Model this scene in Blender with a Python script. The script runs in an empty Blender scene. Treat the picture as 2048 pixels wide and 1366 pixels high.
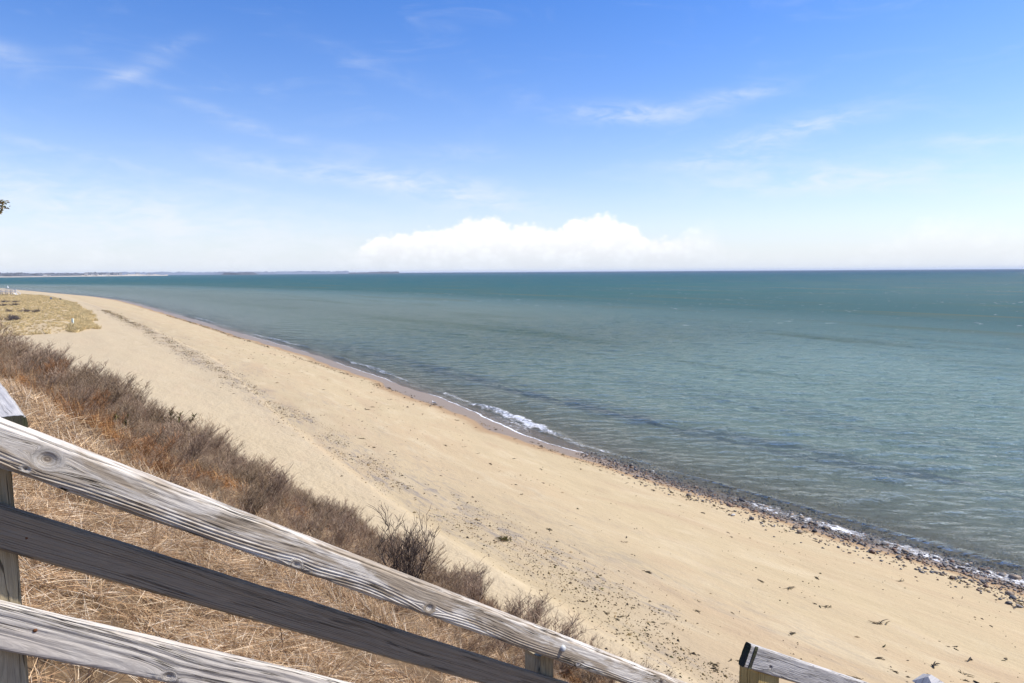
import bpy, math, random
import numpy as np
from mathutils import Vector, Matrix, Euler

SC = bpy.context.scene
COL = SC.collection
R = math.radians

# ------------------------------------------------------------------ camera
cam_d = bpy.data.cameras.new('camera'); cam = bpy.data.objects.new('camera', cam_d); COL.objects.link(cam)
cam_d.sensor_width = 36; cam_d.lens = 24; cam_d.sensor_fit = 'HORIZONTAL'
cam_d.clip_start = 0.05; cam_d.clip_end = 60000
EYE = 14.0
cam.matrix_world = Matrix.Translation((0, 0, EYE)) @ Matrix.Rotation(R(90 - 5.84), 4, 'X') @ Matrix.Rotation(R(-0.35), 4, 'Z')
SC.camera = cam
SC.view_settings.view_transform = 'Standard'
try: SC.view_settings.look = 'None'
except Exception: pass
SC.view_settings.gamma = 1
SC.view_settings.use_curve_mapping = False
SC.view_settings.exposure = 0.44
SC.cycles.use_denoising = True
SC.cycles.max_bounces = 4; SC.cycles.diffuse_bounces = 2; SC.cycles.glossy_bounces = 2
SC.cycles.transparent_max_bounces = 12; SC.cycles.transmission_bounces = 2
SC.cycles.sample_clamp_indirect = 4; SC.cycles.sample_clamp_direct = 12
SC.cycles.caustics_reflective = False; SC.cycles.caustics_refractive = False

# ------------------------------------------------------------------ sun
SUN_HEAD, SUN_EL = R(80), R(48)         # heading to the right of the view axis, elevation
sun_dir = Vector((math.sin(SUN_HEAD) * math.cos(SUN_EL), math.cos(SUN_HEAD) * math.cos(SUN_EL), math.sin(SUN_EL)))
sd = bpy.data.lights.new('sun', 'SUN'); sun = bpy.data.objects.new('sun', sd); COL.objects.link(sun)
sd.energy = 4.9; sd.angle = R(0.53); sd.color = (1.0, 0.945, 0.86)
sun.rotation_euler = sun_dir.to_track_quat('Z', 'Y').to_euler()
sun.location = (60, 20, 60)


# ------------------------------------------------------------------ node helper
class NT:
    def __init__(self, tree):
        self.t = tree; tree.nodes.clear()
    def node(self, typ, **kw):
        n = self.t.nodes.new(typ)
        for k, v in kw.items(): setattr(n, k, v)
        return n
    def put(self, sock, v):
        if v is None: return
        if isinstance(v, bpy.types.NodeSocket): self.t.links.new(v, sock)
        elif isinstance(v, bpy.types.Node): self.t.links.new(v.outputs[0], sock)
        else:
            if sock.type in ('RGBA',) and not isinstance(v, (int, float)) and len(v) == 3: v = (*v, 1)
            if sock.type == 'RGBA' and isinstance(v, (int, float)): v = (v, v, v, 1)
            if sock.type == 'VECTOR' and isinstance(v, (int, float)): v = (v, v, v)
            sock.default_value = v
    def m(self, op, a, b=None, c=None, clamp=False):
        n = self.node('ShaderNodeMath', operation=op, use_clamp=clamp)
        self.put(n.inputs[0], a); self.put(n.inputs[1], b); self.put(n.inputs[2], c)
        return n.outputs[0]
    def add(self, a, b): return self.m('ADD', a, b)
    def sub(self, a, b): return self.m('SUBTRACT', a, b)
    def mul(self, a, b): return self.m('MULTIPLY', a, b)
    def smooth(self, x, lo, hi, to0=0.0, to1=1.0):
        n = self.node('ShaderNodeMapRange', interpolation_type='SMOOTHSTEP')
        self.put(n.inputs['Value'], x); self.put(n.inputs['From Min'], lo); self.put(n.inputs['From Max'], hi)
        self.put(n.inputs['To Min'], to0); self.put(n.inputs['To Max'], to1)
        return n.outputs['Result']
    def lin(self, x, lo, hi, to0=0.0, to1=1.0):
        n = self.node('ShaderNodeMapRange')
        self.put(n.inputs['Value'], x); self.put(n.inputs['From Min'], lo); self.put(n.inputs['From Max'], hi)
        self.put(n.inputs['To Min'], to0); self.put(n.inputs['To Max'], to1)
        return n.outputs['Result']
    def mix(self, f, a, b, blend='MIX'):
        n = self.node('ShaderNodeMix', data_type='RGBA', blend_type=blend)
        self.put(n.inputs[0], f); self.put(n.inputs[6], a); self.put(n.inputs[7], b)
        return n.outputs[2]
    def mapping(self, vec, scale=(1, 1, 1), loc=(0, 0, 0), rot=(0, 0, 0)):
        n = self.node('ShaderNodeMapping')
        self.put(n.inputs['Vector'], vec); n.inputs['Scale'].default_value = scale
        n.inputs['Location'].default_value = loc; n.inputs['Rotation'].default_value = rot
        return n.outputs[0]
    def noise(self, vec, scale=1, detail=3, rough=0.55, dist=0.0, dims='3D'):
        n = self.node('ShaderNodeTexNoise', noise_dimensions=dims)
        if vec is not None: self.put(n.inputs['Vector'], vec)
        self.put(n.inputs['Scale'], scale); self.put(n.inputs['Detail'], detail)
        self.put(n.inputs['Roughness'], rough); self.put(n.inputs['Distortion'], dist)
        return n.outputs[0]
    def attr(self, name, out='Fac'):
        n = self.node('ShaderNodeAttribute', attribute_name=name)
        return n.outputs[out]
    def ramp(self, f, stops):
        n = self.node('ShaderNodeValToRGB')
        el = n.color_ramp.elements
        while len(el) < len(stops): el.new(0.5)
        for e, (pos, c) in zip(el, stops):
            e.position = pos; e.color = (*c, 1) if len(c) == 3 else c
        self.put(n.inputs[0], f)
        return n.outputs[0]
    def bump(self, h, strength=0.5, dist=0.02, normal=None):
        n = self.node('ShaderNodeBump')
        self.put(n.inputs['Height'], h); n.inputs['Strength'].default_value = strength
        self.put(n.inputs['Distance'], dist)
        if normal is not None: self.put(n.inputs['Normal'], normal)
        return n.outputs[0]
    def principled(self, color, rough=0.8, spec=0.3, normal=None, **kw):
        n = self.node('ShaderNodeBsdfPrincipled')
        self.put(n.inputs['Base Color'], color); self.put(n.inputs['Roughness'], rough)
        self.put(n.inputs['Specular IOR Level'], spec)
        if normal is not None: self.put(n.inputs['Normal'], normal)
        for k, v in kw.items(): self.put(n.inputs[k.replace('_', ' ')], v)
        return n.outputs[0]
    def out(self, s):
        o = self.node('ShaderNodeOutputMaterial'); self.put(o.inputs['Surface'], s)


def new_mat(name):
    m = bpy.data.materials.new(name); m.use_nodes = True
    return m, NT(m.node_tree)


# ------------------------------------------------------------------ sky
W = bpy.data.worlds.new('World'); SC.world = W; W.use_nodes = True
t = NT(W.node_tree)
sky = t.node('ShaderNodeTexSky', sky_type='NISHITA', sun_disc=False)
sky.sun_elevation = SUN_EL; sky.sun_rotation = SUN_HEAD
sky.air_density = 1.0; sky.dust_density = 0.35; sky.ozone_density = 2.2; sky.altitude = 10
SKYCOL = sky.outputs[0]
tc = t.node('ShaderNodeTexCoord')
sx = t.node('ShaderNodeSeparateXYZ'); t.put(sx.inputs[0], tc.outputs['Generated'])
az = t.mul(t.m('ARCTAN2', sx.outputs[0], sx.outputs[1]), 57.2958)      # degrees right of the view axis
el = t.mul(t.m('ARCSINE', sx.outputs[2]), 57.2958)
hs = t.node('ShaderNodeHueSaturation'); t.put(hs.inputs['Color'], SKYCOL)
hs.inputs['Saturation'].default_value = 1.38; hs.inputs['Value'].default_value = 1.16; hs.inputs['Hue'].default_value = 0.505
blue = t.mix(1.0, hs.outputs[0], (0.96, 0.92, 1.12), 'MULTIPLY')
# pale band of sea haze along the horizon, all round
hz = t.m('POWER', 2.718, t.mul(t.m('MAXIMUM', el, 0.0), -0.15))
base = t.mix(t.mul(hz, 0.92), blue, (5.6, 6.15, 6.8))
cv = t.node('ShaderNodeCombineXYZ'); t.put(cv.inputs[0], az); t.put(cv.inputs[1], el)
P2 = cv.outputs[0]
WHITE = (6.2, 6.55, 7.1)
# thin high cloud: streaks and veils
streak = t.noise(t.mapping(P2, (0.10, 0.42, 1), rot=(0, 0, R(-6))), 1.0, 4, 0.62, 0.9)
fine = t.noise(t.mapping(P2, (0.35, 1.1, 1), rot=(0, 0, R(-8))), 1.0, 4, 0.65, 0.6)
wisps = [  # azimuth, elevation, half widths, tilt (deg), strength
    (9.5, 12.4, 5.5, 0.75, -3, 0.8), (17.5, 13.2, 4.0, 0.6, 6, 0.6), (22.0, 10.4, 5.0, 0.7, 7, 1.0), (17.0, 8.6, 4.6, 0.65, 3, 0.85),
    (24.5, 6.7, 9.0, 1.2, 0, 1.0), (33.5, 8.6, 4.5, 0.55, -3, 0.6), (37.0, 5.2, 6.0, 0.6, 0, 0.4), (-3.5, 9.6, 3.5, 0.6, -4, 0.35),
    (-28.5, 13.8, 2.6, 0.5, 25, 0.42), (-25.6, 16.0, 2.2, 0.5, 22, 0.3), (-37.0, 14.6, 3.5, 0.9, -16, 0.4), (-23.0, 12.0, 6.5, 0.5, -19, 0.28),
    (-12.5, 7.7, 9.5, 0.9, -5, 0.75), (-3.0, 6.0, 6.0, 1.2, -8, 0.85), (-35.0, 5.2, 20.0, 2.4, -7, 0.8), (-30.0, 2.6, 24.0, 2.2, -2, 0.8),
    (-16.0, 10.2, 9.0, 0.5, -8, 0.22), (-28.0, 7.6, 14.0, 0.35, -10, 0.30), (-10.0, 15.5, 7.0, 0.7, -20, 0.16)]
acc = None
for a0, e0, wa, we, tilt, s in wisps:
    ct, st = math.cos(R(tilt)), math.sin(R(tilt))
    da = t.sub(az, a0); de = t.sub(el, e0)
    u = t.add(t.mul(da, ct / wa), t.mul(de, st / wa)); v = t.sub(t.mul(de, ct / we), t.mul(da, st / we))
    g = t.mul(t.m('POWER', 2.718, t.mul(t.add(t.mul(u, u), t.mul(v, v)), -1.0)), s)
    acc = g if acc is None else t.add(acc, g)
general = t.mul(t.smooth(streak, 0.52, 0.85), t.smooth(el, 2, 14, 0.10, 0.22))   # faint cirrus over the rest of the dome
wf = t.mul(acc, t.smooth(t.add(t.mul(streak, 0.45), t.mul(fine, 0.55)), 0.33, 0.68))
wf = t.m('MINIMUM', t.mul(t.add(wf, general), 0.68), 0.9)
base = t.mix(wf, base, WHITE)
# cumulus bank low over the sea: ridge height by azimuth
ridge = [(-60, 1.2), (-44, 1.0), (-36.9, 1.15), (-33, 1.2), (-29.5, 0.8), (-27, 0.3), (-24.5, 1.0), (-21.7, 1.15), (-18.8, 0.5), (-13.3, 1.2),
         (-11.6, 2.25), (-9.7, 3.0), (-6.0, 3.35), (-4.4, 4.0), (-2.5, 4.5), (-0.6, 4.1), (0.3, 3.65), (2.1, 3.7), (3.6, 3.4), (4.9, 4.05),
         (6.9, 4.3), (9.2, 3.8), (10.4, 3.35), (11.4, 2.5), (13.4, 2.4), (15.0, 2.9), (16.6, 2.2), (17.7, 1.3), (21.1, 0.5), (25.7, 1.0),
         (27.7, 1.5), (29.6, 2.1), (31.8, 3.0), (33.9, 2.9), (35.6, 2.2), (37, 1.8), (44, 1.2), (60, 1.4)]
opac = [(-60, 0.6), (-14, 0.6), (-11.5, 1.0), (11.0, 1.0), (14, 0.82), (18, 0.45), (30, 0.5), (60, 0.6)]
def curve(xsock, pts, ymax):
    n = t.node('ShaderNodeFloatCurve'); c = n.mapping.curves[0]
    pts = [((a + 60) / 120, b / ymax) for a, b in pts]
    while len(c.points) < len(pts): c.points.new(0.5, 0.5)
    for q, (a, b) in zip(c.points, pts): q.location = (a, b); q.handle_type = 'AUTO_CLAMPED'
    n.mapping.update()
    t.put(n.inputs['Value'], t.lin(xsock, -60, 60))
    return t.mul(n.outputs[0], ymax)
puff = t.noise(t.mapping(P2, (0.55, 0.75, 1)), 1.0, 3, 0.50, 0.2)
billow = t.node('ShaderNodeTexVoronoi', feature='SMOOTH_F1'); t.put(billow.inputs['Vector'], t.mapping(P2, (0.62, 0.85, 1))); billow.inputs['Smoothness'].default_value = 0.35; billow.inputs['Scale'].default_value = 1.0
bil2 = t.node('ShaderNodeTexVoronoi', feature='SMOOTH_F1'); t.put(bil2.inputs['Vector'], t.mapping(P2, (1.9, 2.4, 1), loc=(3, 7, 0))); bil2.inputs['Smoothness'].default_value = 0.4; bil2.inputs['Scale'].default_value = 1.0
lump = t.add(t.mul(t.sub(puff, 0.5), 0.7), t.add(t.mul(t.sub(0.42, billow.outputs[0]), 0.85), t.mul(t.sub(0.42, bil2.outputs[0]), 0.50)))
edge = t.sub(t.add(t.add(curve(az, ridge, 6.0), 0.22), lump), el)
op = curve(az, opac, 1.0)
soft = t.lin(op, 0.5, 1.0, 1.2, 0.32)
cm = t.smooth(edge, t.mul(soft, -1.0), soft)
cm = t.mul(t.mul(cm, op), t.smooth(el, -0.2, 1.6, 0.70, 1.0))
shade = t.smooth(t.add(t.mul(billow.outputs[0], 0.7), t.mul(bil2.outputs[0], 0.5)), 0.20, 0.85, 1.0, 0.92)
ccol = t.mix(t.smooth(el, 0.2, 3.2), (6.2, 6.5, 6.9), (7.8, 7.85, 8.0))
ccol = t.mix(1.0, ccol, shade, 'MULTIPLY')
base = t.mix(cm, base, ccol)
bg = t.node('ShaderNodeBackground'); t.put(bg.inputs[0], base); bg.inputs[1].default_value = 0.106
W.cycles.sampling_method = 'MANUAL'; W.cycles.sample_map_resolution = 256
ow = t.node('ShaderNodeOutputWorld'); t.put(ow.inputs[0], bg.outputs[0])


# ------------------------------------------------------------------ numeric helpers
def hsh(ix, iy, seed):
    h = (ix.astype(np.int64) * 374761393 + iy.astype(np.int64) * 668265263 + seed * 1442695041) & 0xffffffff
    h = ((h ^ (h >> 13)) * 1274126177) & 0xffffffff
    h = h ^ (h >> 16)
    return (h & 0xffff) / 65535.0
def vnoise(x, y, seed=0):
    x = np.asarray(x, float); y = np.asarray(y, float)
    ix, iy = np.floor(x), np.floor(y); fx, fy = x - ix, y - iy
    fx = fx * fx * (3 - 2 * fx); fy = fy * fy * (3 - 2 * fy)
    a, b = hsh(ix, iy, seed), hsh(ix + 1, iy, seed); c, d = hsh(ix, iy + 1, seed), hsh(ix + 1, iy + 1, seed)
    return (a + (b - a) * fx) * (1 - fy) + (c + (d - c) * fx) * fy
def fbm(x, y, seed=0, octv=4, g=0.5):
    s = 0; a = 1; n = 0
    for i in range(octv):
        s = s + a * vnoise(x * 2 ** i + 17.3 * i, y * 2 ** i - 9.1 * i, seed + i); n += a; a *= g
    return s / n                                           # 0..1
def sstep(x, a, b):
    u = np.clip((np.asarray(x, float) - a) / (b - a), 0, 1); return u * u * (3 - 2 * u)
def smax(a, b, k): 
    h = np.clip(0.5 + 0.5 * (a - b) / k, 0, 1); return b + (a - b) * h + k * h * (1 - h)
def smin(a, b, k): return -smax(-a, -b, k)

# shore frame: p runs along the beach away from the camera (heading 37 deg left), q runs out to sea
def PQ(x, y): return -0.6 * x + 0.8 * y, 0.8 * x + 0.6 * y
def XY(p, q): return -0.6 * p + 0.8 * q, 0.8 * p + 0.6 * q
SH_P = [-3000, -200, -60, -20, 0, 9.7, 18.8, 29.1, 36.1, 42.8, 51.7, 65.9, 77.6, 110.7, 160, 220, 330, 414, 490, 644, 838, 1000, 1300, 2000]
SH_Q = [150, 52, 40, 37, 36.1, 35.9, 35.6, 35.4, 35.8, 36.3, 37.3, 39.2, 40.3, 43.5, 45.2, 47.8, 51.9, 53.6, 50, 32.3, 9.4, -30, -160, -900]
def shore(p):
    p = np.asarray(p, float)
    return np.interp(p, SH_P, SH_Q) + 0.35 * (vnoise(p / 9.0, p * 0, 3) - 0.5) * np.clip((400 - p) / 300, 0, 1)
def toe(p): return np.interp(p, [-60, 8, 16, 24, 29, 34, 43, 50, 60, 90], [14.4, 13.4, 13.3, 12.7, 12.4, 11.1, 10.5, 10.2, 10, 9.6])
def scarp(p): return np.interp(p, [-20, 12, 16, 22, 28.6, 39.4, 58, 100.8, 160, 300], [16.5, 15.9, 15.7, 15.8, 16.0, 16.8, 18.6, 24.3, 27, 30])
def wrackq(p): return np.interp(p, [-10, 11.8, 15, 19.3, 24.9, 31.9, 43.2, 59.5, 96.7, 189, 268, 420], [17.4, 17.2, 17.4, 17.8, 18.1, 18.3, 18.8, 19.6, 22, 26.2, 28.4, 30])
def thinq(p): return np.interp(p, [-10, 26.4, 32.6, 39.7, 49.9, 60.5, 81.2, 104.1, 200, 420], [32.8, 32.6, 32.6, 33.2, 34.0, 35.3, 36.3, 37.6, 42, 49])
def dune(p): return np.interp(p, [150, 160, 163, 170, 224, 323, 420, 459, 470], [-60, -10, 13, 16.2, 20.7, 24.2, 20.9, 13.8, -5])

def bluff_in(p, q):
    return smin(toe(p) - q, (60.5 - p) * 0.85, 3.0)
def ground_z(x, y, fine=True):
    x = np.asarray(x, float); y = np.asarray(y, float)
    p, q = PQ(x, y)
    qs = shore(p)
    v = qs - q                                             # metres landward of the waterline
    beach = np.interp(v, [-400, -120, -40, -12, -4, 0, 3, 8, 20, 30, 200], [-9, -6, -3.2, -1.5, -0.55, -0.02, 0.33, 0.75, 1.85, 2.3, 2.6])
    sc = q - scarp(p)
    beach = beach - 0.13 * sstep(sc, -0.30, 0.22) + 0.13 * sstep(sc, 0.3, 6)
    if fine:
        beach = beach + (fbm(p / 7, q / 2.5, 11, 3) - 0.5) * 0.16 * sstep(v, 1, 6) + (fbm(p / 0.9, q / 0.7, 12, 2) - 0.5) * 0.035 * sstep(v, 1.5, 5)
        beach = beach + (fbm(p / 1.3, q / 1.1, 13, 2) - 0.5) * 0.06 * sstep(-sc, 0, 2)
    dm = sstep(dune(p) - q, -1.5, 7) * sstep(p, 161, 172)
    beach = beach + dm * (1.0 + 0.6 * (fbm(p / 18, q / 7, 14, 3) - 0.4))
    d = bluff_in(p, q)
    bl = 2.15 + 0.725 * d
    bl = bl + ((fbm(p / 3.0, q / 2.2, 15, 3) - 0.5) * 0.5 if fine else 0) * sstep(d, 0, 2)
    bl = smin(bl, 12.35 + 0 * d, 0.8)
    return smax(beach, bl, 0.35)

def mesh_obj(name, verts, faces, mat=None, parent=None, smooth=True, link=True):
    me = bpy.data.meshes.new(name)
    verts = np.asarray(verts, np.float32)
    if isinstance(faces, np.ndarray):
        k = faces.shape[1]; nf = len(faces)
        me.vertices.add(len(verts)); me.vertices.foreach_set('co', verts.ravel())
        me.loops.add(nf * k); me.loops.foreach_set('vertex_index', faces.astype(np.int32).ravel())
        me.polygons.add(nf); me.polygons.foreach_set('loop_start', np.arange(0, nf * k, k, dtype=np.int32))
        me.update(calc_edges=True)
    else:
        me.from_pydata(verts.tolist(), [], faces); me.update()
    if smooth: me.polygons.foreach_set('use_smooth', np.ones(len(me.polygons), bool))
    if mat: me.materials.append(mat)
    o = bpy.data.objects.new(name, me)
    if link: COL.objects.link(o)
    if parent: o.parent = parent
    return o
def set_attr(o, name, data, typ='FLOAT'):
    a = o.data.attributes.new(name, typ, 'POINT')
    data = np.asarray(data, np.float32)
    if typ == 'FLOAT': a.data.foreach_set('value', data.ravel())
    elif typ == 'FLOAT_VECTOR': a.data.foreach_set('vector', data.ravel())
    elif typ == 'FLOAT_COLOR':
        if data.shape[1] == 3: data = np.c_[data, np.ones(len(data))]
        a.data.foreach_set('color', data.astype(np.float32).ravel())
def grid_faces(n, m):
    i = np.arange(n - 1)[:, None] * m + np.arange(m - 1)[None, :]
    i = i.ravel()
    return np.stack([i, i + m, i + m + 1, i + 1], 1)
def tag(o, label=None, cat=None, group=None, kind=None):
    if label: o['label'] = label
    if cat: o['category'] = cat
    if group: o['group'] = group
    if kind: o['kind'] = kind
    return o
def empty(name, loc=(0, 0, 0), rz=0):
    o = bpy.data.objects.new(name, None); COL.objects.link(o); o.location = loc; o.rotation_euler = (0, 0, rz); o.empty_display_size = 0.2
    return o
def copy_tree(src, loc, rot, scale):
    r = src.copy(); COL.objects.link(r); r.location = loc; r.rotation_euler = rot; r.scale = scale
    for ch in src.children:
        c = ch.copy(); COL.objects.link(c); c.parent = r
    return r
def geo(a, b, first, ratio):
    out = [a]; s = first
    while out[-1] < b: out.append(out[-1] + s); s *= ratio
    return out
def project(x, y, z):
    """pixel of a world point in the 2048 px photograph, used only to skip what lies far outside the view"""
    v = np.stack([np.asarray(x, float), np.asarray(y, float), np.asarray(z, float) - EYE], -1)
    a = R(-5.84)
    d = v[..., 1] * math.cos(a) + v[..., 2] * math.sin(a); u = -v[..., 1] * math.sin(a) + v[..., 2] * math.cos(a)
    return 1024 + 1365 * v[..., 0] / np.maximum(d, .01), 683 - 1365 * u / np.maximum(d, .01), d

# ------------------------------------------------------------------ materials: sand
M_sand, t = new_mat('sand')
pq = t.attr('pq', 'Vector'); wet = t.attr('wet'); wrk = t.attr('wrack'); blf = t.attr('bluff'); dn = t.attr('dune'); ub = t.attr('upper')
big = t.noise(t.mapping(pq, (0.035, 0.16, 1)), 1, 5, 0.6, 0.6)
mid = t.noise(t.mapping(pq, (0.22, 0.8, 1)), 1, 5, 0.6, 0.4)
fin = t.noise(pq, 9, 4, 0.65)
grit = t.noise(pq, 55, 2, 0.7)
c = t.ramp(big, [(0.30, (0.415, 0.322, 0.185)), (0.48, (0.465, 0.370, 0.220)), (0.72, (0.460, 0.346, 0.205))])
c = t.mix(t.smooth(mid, 0.48, 0.70), c, (0.505, 0.410, 0.255))
c = t.mix(t.mul(t.smooth(t.noise(t.mapping(pq, (0.10, 0.5, 1), loc=(9, 3, 0)), 1, 5, 0.6, 0.8), 0.50, 0.70), 0.55), c, (0.42, 0.305, 0.185))
c = t.mix(t.mul(ub, 0.55), c, (0.480, 0.392, 0.258))
c = t.mix(t.mul(t.smooth(fin, 0.35, 0.75), 0.22), c, (0.36, 0.26, 0.15))
c = t.mix(t.mul(t.smooth(grit, 0.55, 0.8), 0.25), c, (0.27, 0.20, 0.125))
# streaks of dark mineral sand along the drift line
st1 = t.noise(t.mapping(pq, (0.55, 2.6, 1)), 1, 6, 0.68, 1.2)
st2 = t.noise(t.mapping(pq, (0.10, 0.45, 1), loc=(5, 2, 0)), 1, 3, 0.5)
smk = t.mul(t.mul(t.smooth(st1, 0.46, 0.64), t.smooth(st2, 0.40, 0.58)), wrk)
c = t.mix(t.mul(smk, 0.85), c, (0.20, 0.185, 0.17))
c = t.mix(t.mul(wrk, 0.34), c, (0.33, 0.26, 0.175))
# damp and wet sand by the water
wn = t.noise(t.mapping(pq, (0.5, 1.6, 1)), 1, 4, 0.55)
wv = t.smooth(t.add(wet, t.mul(t.sub(wn, 0.5), 0.20)), 0.20, 0.44)
c = t.mix(wv, c, (0.345, 0.235, 0.130))
wv2 = t.smooth(t.add(wet, t.mul(t.sub(wn, 0.5), 0.10)), 0.46, 0.58)
c = t.mix(wv2, c, (0.235, 0.168, 0.105))
sz = t.node('ShaderNodeSeparateXYZ'); t.put(sz.inputs[0], pq)
c = t.mix(t.smooth(sz.outputs[2], -0.03, -0.25), c, (0.36, 0.275, 0.175))
# bluff soil with dead thatch
bn = t.noise(t.mapping(pq, (3, 3, 3)), 1, 6, 0.7)
bcol = t.ramp(bn, [(0.3, (0.06, 0.038, 0.022)), (0.55, (0.15, 0.10, 0.055)), (0.75, (0.26, 0.185, 0.105))])
c = t.mix(t.smooth(blf, 0.25, 0.6), c, bcol)
c = t.mix(t.mul(dn, t.smooth(mid, 0.3, 0.6, 0.5, 1.0)), c, (0.44, 0.34, 0.20))
rough = t.mix(wv2, 0.92, 0.34)
h1 = t.add(t.mul(t.noise(t.mapping(pq, (0.8, 2.0, 1)), 1, 5, 0.62), 0.07), t.mul(fin, 0.018))
h1 = t.add(h1, t.mul(t.mul(t.noise(pq, 2.6, 4, 0.6), ub), 0.10))
nb = t.bump(t.mul(h1, t.sub(1.0, t.mul(wv2, 0.9))), 0.8, 1.0)
t.out(t.principled(c, rough, t.mix(wv2, 0.15, 0.12), nb))

# ------------------------------------------------------------------ ground sheet: bluff, beach and sea bed
ps = sorted(set(np.round([-x for x in geo(10, 3000, 0.5, 1.35)] + list(np.arange(-10, 70, 0.33)) + geo(70, 3200, 0.4, 1.028), 3)))
qs_ = sorted(set(np.round([-x for x in geo(16, 2500, 0.5, 1.3)] + list(np.arange(-16, 40, 0.28)) + geo(40, 420, 0.3, 1.06), 3)))
gp, gq = np.meshgrid(ps, qs_, indexing='ij')
# the sheet follows the curve of the bay far along the beach
gx, gy = XY(gp, gq)
gz = ground_z(gx, gy)
ground = mesh_obj('ground', np.stack([gx, gy, gz], -1).reshape(-1, 3), grid_faces(len(ps), len(qs_))[:, ::-1], M_sand)
tag(ground, kind='structure')
vv = shore(gp) - gq
set_attr(ground, 'pq', np.stack([gp, gq - (shore(gp) - 36), gz], -1).reshape(-1, 3), 'FLOAT_VECTOR')
wetv = 1 - sstep(vv + (fbm(gp / 6, gp * 0, 21, 3) - 0.5) * 1.8, -0.2, np.interp(gp, [20, 34, 46, 80, 200], [3.6, 4.4, 7.0, 7.0, 9.0]))
set_attr(ground, 'wet', wetv)
wb = np.exp(-((gq - wrackq(gp) - (fbm(gp / 10, gp * 0, 5, 2) - .5) * 2) / 1.9) ** 2) + 0.35 * np.exp(-((gq - wrackq(gp) - 4) / 3.0) ** 2)
set_attr(ground, 'wrack', np.clip(wb, 0, 1) * sstep(380 - gp, 0, 150))
bin_ = bluff_in(gp, gq)
set_attr(ground, 'bluff', sstep(bin_ + (fbm(gp / 1.2, gq / 1.2, 8, 3) - .5) * 1.6, -0.6, 0.9))
set_attr(ground, 'dune', sstep(dune(gp) - gq + (fbm(gp / 6, gq / 3, 9, 3) - .5) * 5, -0.3, 1.6) * sstep(gp, 161, 168))
set_attr(ground, 'upper', sstep(scarp(gp) - gq, -0.1, 0.4))

# ------------------------------------------------------------------ sea
M_sea, t = new_mat('sea_water')
dep = t.attr('depth'); foam = t.attr('foam'); off = t.attr('offshore'); pqv = t.attr('pq', 'Vector')
geo_n = t.node('ShaderNodeNewGeometry'); pos = geo_n.outputs['Position']
# body colour: shallow sandy green to deep teal, sky sheen put into the near tones, with drifting bands of turbid water and eelgrass
col = t.ramp(t.lin(t.m('LOGARITHM', t.add(off, 1.0), 10.0), 0, 4),
             [(0.10, (0.1463, 0.1458, 0.1020)), (0.26, (0.1272, 0.1558, 0.1212)), (0.35, (0.1500, 0.2110, 0.1754)), (0.46, (0.1729, 0.2600, 0.2312)), (0.56, (0.0386, 0.1098, 0.1075)), (0.66, (0.0186, 0.0988, 0.1054)), (0.80, (0.0057, 0.0729, 0.0933)), (0.90, (0.0029, 0.0454, 0.0847)), (0.96, (0.0029, 0.0275, 0.0726))])
spq = t.node('ShaderNodeSeparateXYZ'); t.put(spq.inputs[0], pqv)
left_dim = t.mul(t.smooth(spq.outputs[0], 45, 110), t.smooth(off, 160, 50))
col = t.mix(t.mul(left_dim, 0.75), col, (0.085, 0.112, 0.082))  # sun-side difference painted in: water on the left darkened in its colour
bn1 = t.noise(t.mapping(pqv, (0.010, 0.060, 1)), 1, 4, 0.55, 0.8)
bn2 = t.noise(t.mapping(pos, (0.0022, 0.011, 1), loc=(2, 7, 0)), 1, 4, 0.55, 0.6)
col = t.mix(t.mul(t.smooth(bn1, 0.50, 0.72), t.smooth(off, 8, 40)), col, (0.075, 0.115, 0.080))
col = t.mix(t.mul(t.smooth(bn2, 0.50, 0.68), t.smooth(off, 60, 300, 0, 0.6)), col, (0.018, 0.105, 0.092))
weed = t.mul(t.attr('weed'), t.smooth(t.noise(t.mapping(pqv, (0.11, 0.5, 1)), 1, 4, 0.6, 0.8), 0.36, 0.56))
col = t.mix(t.mul(weed, 0.60), col, (0.018, 0.032, 0.058))
# waves finer than the mesh
w1 = t.noise(t.mapping(pos, (0.9, 2.6, 1), rot=(0, 0, R(-10))), 1.0, 4, 0.6, 0.35)
w2 = t.noise(t.mapping(pos, (0.22, 0.75, 1), rot=(0, 0, R(8))), 1.0, 4, 0.6, 0.3)
w3 = t.noise(t.mapping(pos, (0.06, 0.22, 1), rot=(0, 0, R(4))), 1.0, 4, 0.6, 0.3)
w0 = t.noise(t.mapping(pos, (3.0, 7.0, 1), rot=(0, 0, R(-22))), 1.0, 2, 0.6, 0.2)
hgt = t.add(t.add(t.mul(w1, 0.75), t.mul(w0, 0.16)), t.add(t.mul(t.mul(w2, 0.95), t.smooth(off, 2, 40, 0.10, 1.0)), t.mul(t.mul(w3, 2.8), t.smooth(off, 60, 400))))
nb = t.bump(hgt, 1.0, t.smooth(off, 0, 60, 0.55, 1.0))
body = t.node('ShaderNodeBsdfDiffuse'); t.put(body.inputs[0], col); t.put(body.inputs['Normal'], nb)
clear = t.node('ShaderNodeBsdfTransparent'); t.put(clear.inputs[0], t.mix(t.smooth(dep, 0.0, 0.8), (0.93, 0.95, 0.93), (0.50, 0.58, 0.52)))
mur = t.m('SUBTRACT', 1.0, t.m('POWER', 2.718, t.mul(t.m('MAXIMUM', dep, 0.0), -1.7)))
mx = t.node('ShaderNodeMixShader'); t.put(mx.inputs[0], mur); t.put(mx.inputs[1], clear.outputs[0]); t.put(mx.inputs[2], body.outputs[0])
gl = t.node('ShaderNodeBsdfGlossy'); t.put(gl.inputs['Roughness'], t.smooth(off, 5, 500, 0.06, 0.22)); t.put(gl.inputs['Normal'], nb); gl.inputs[0].default_value = (0.97, 0.97, 0.93, 1)
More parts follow.
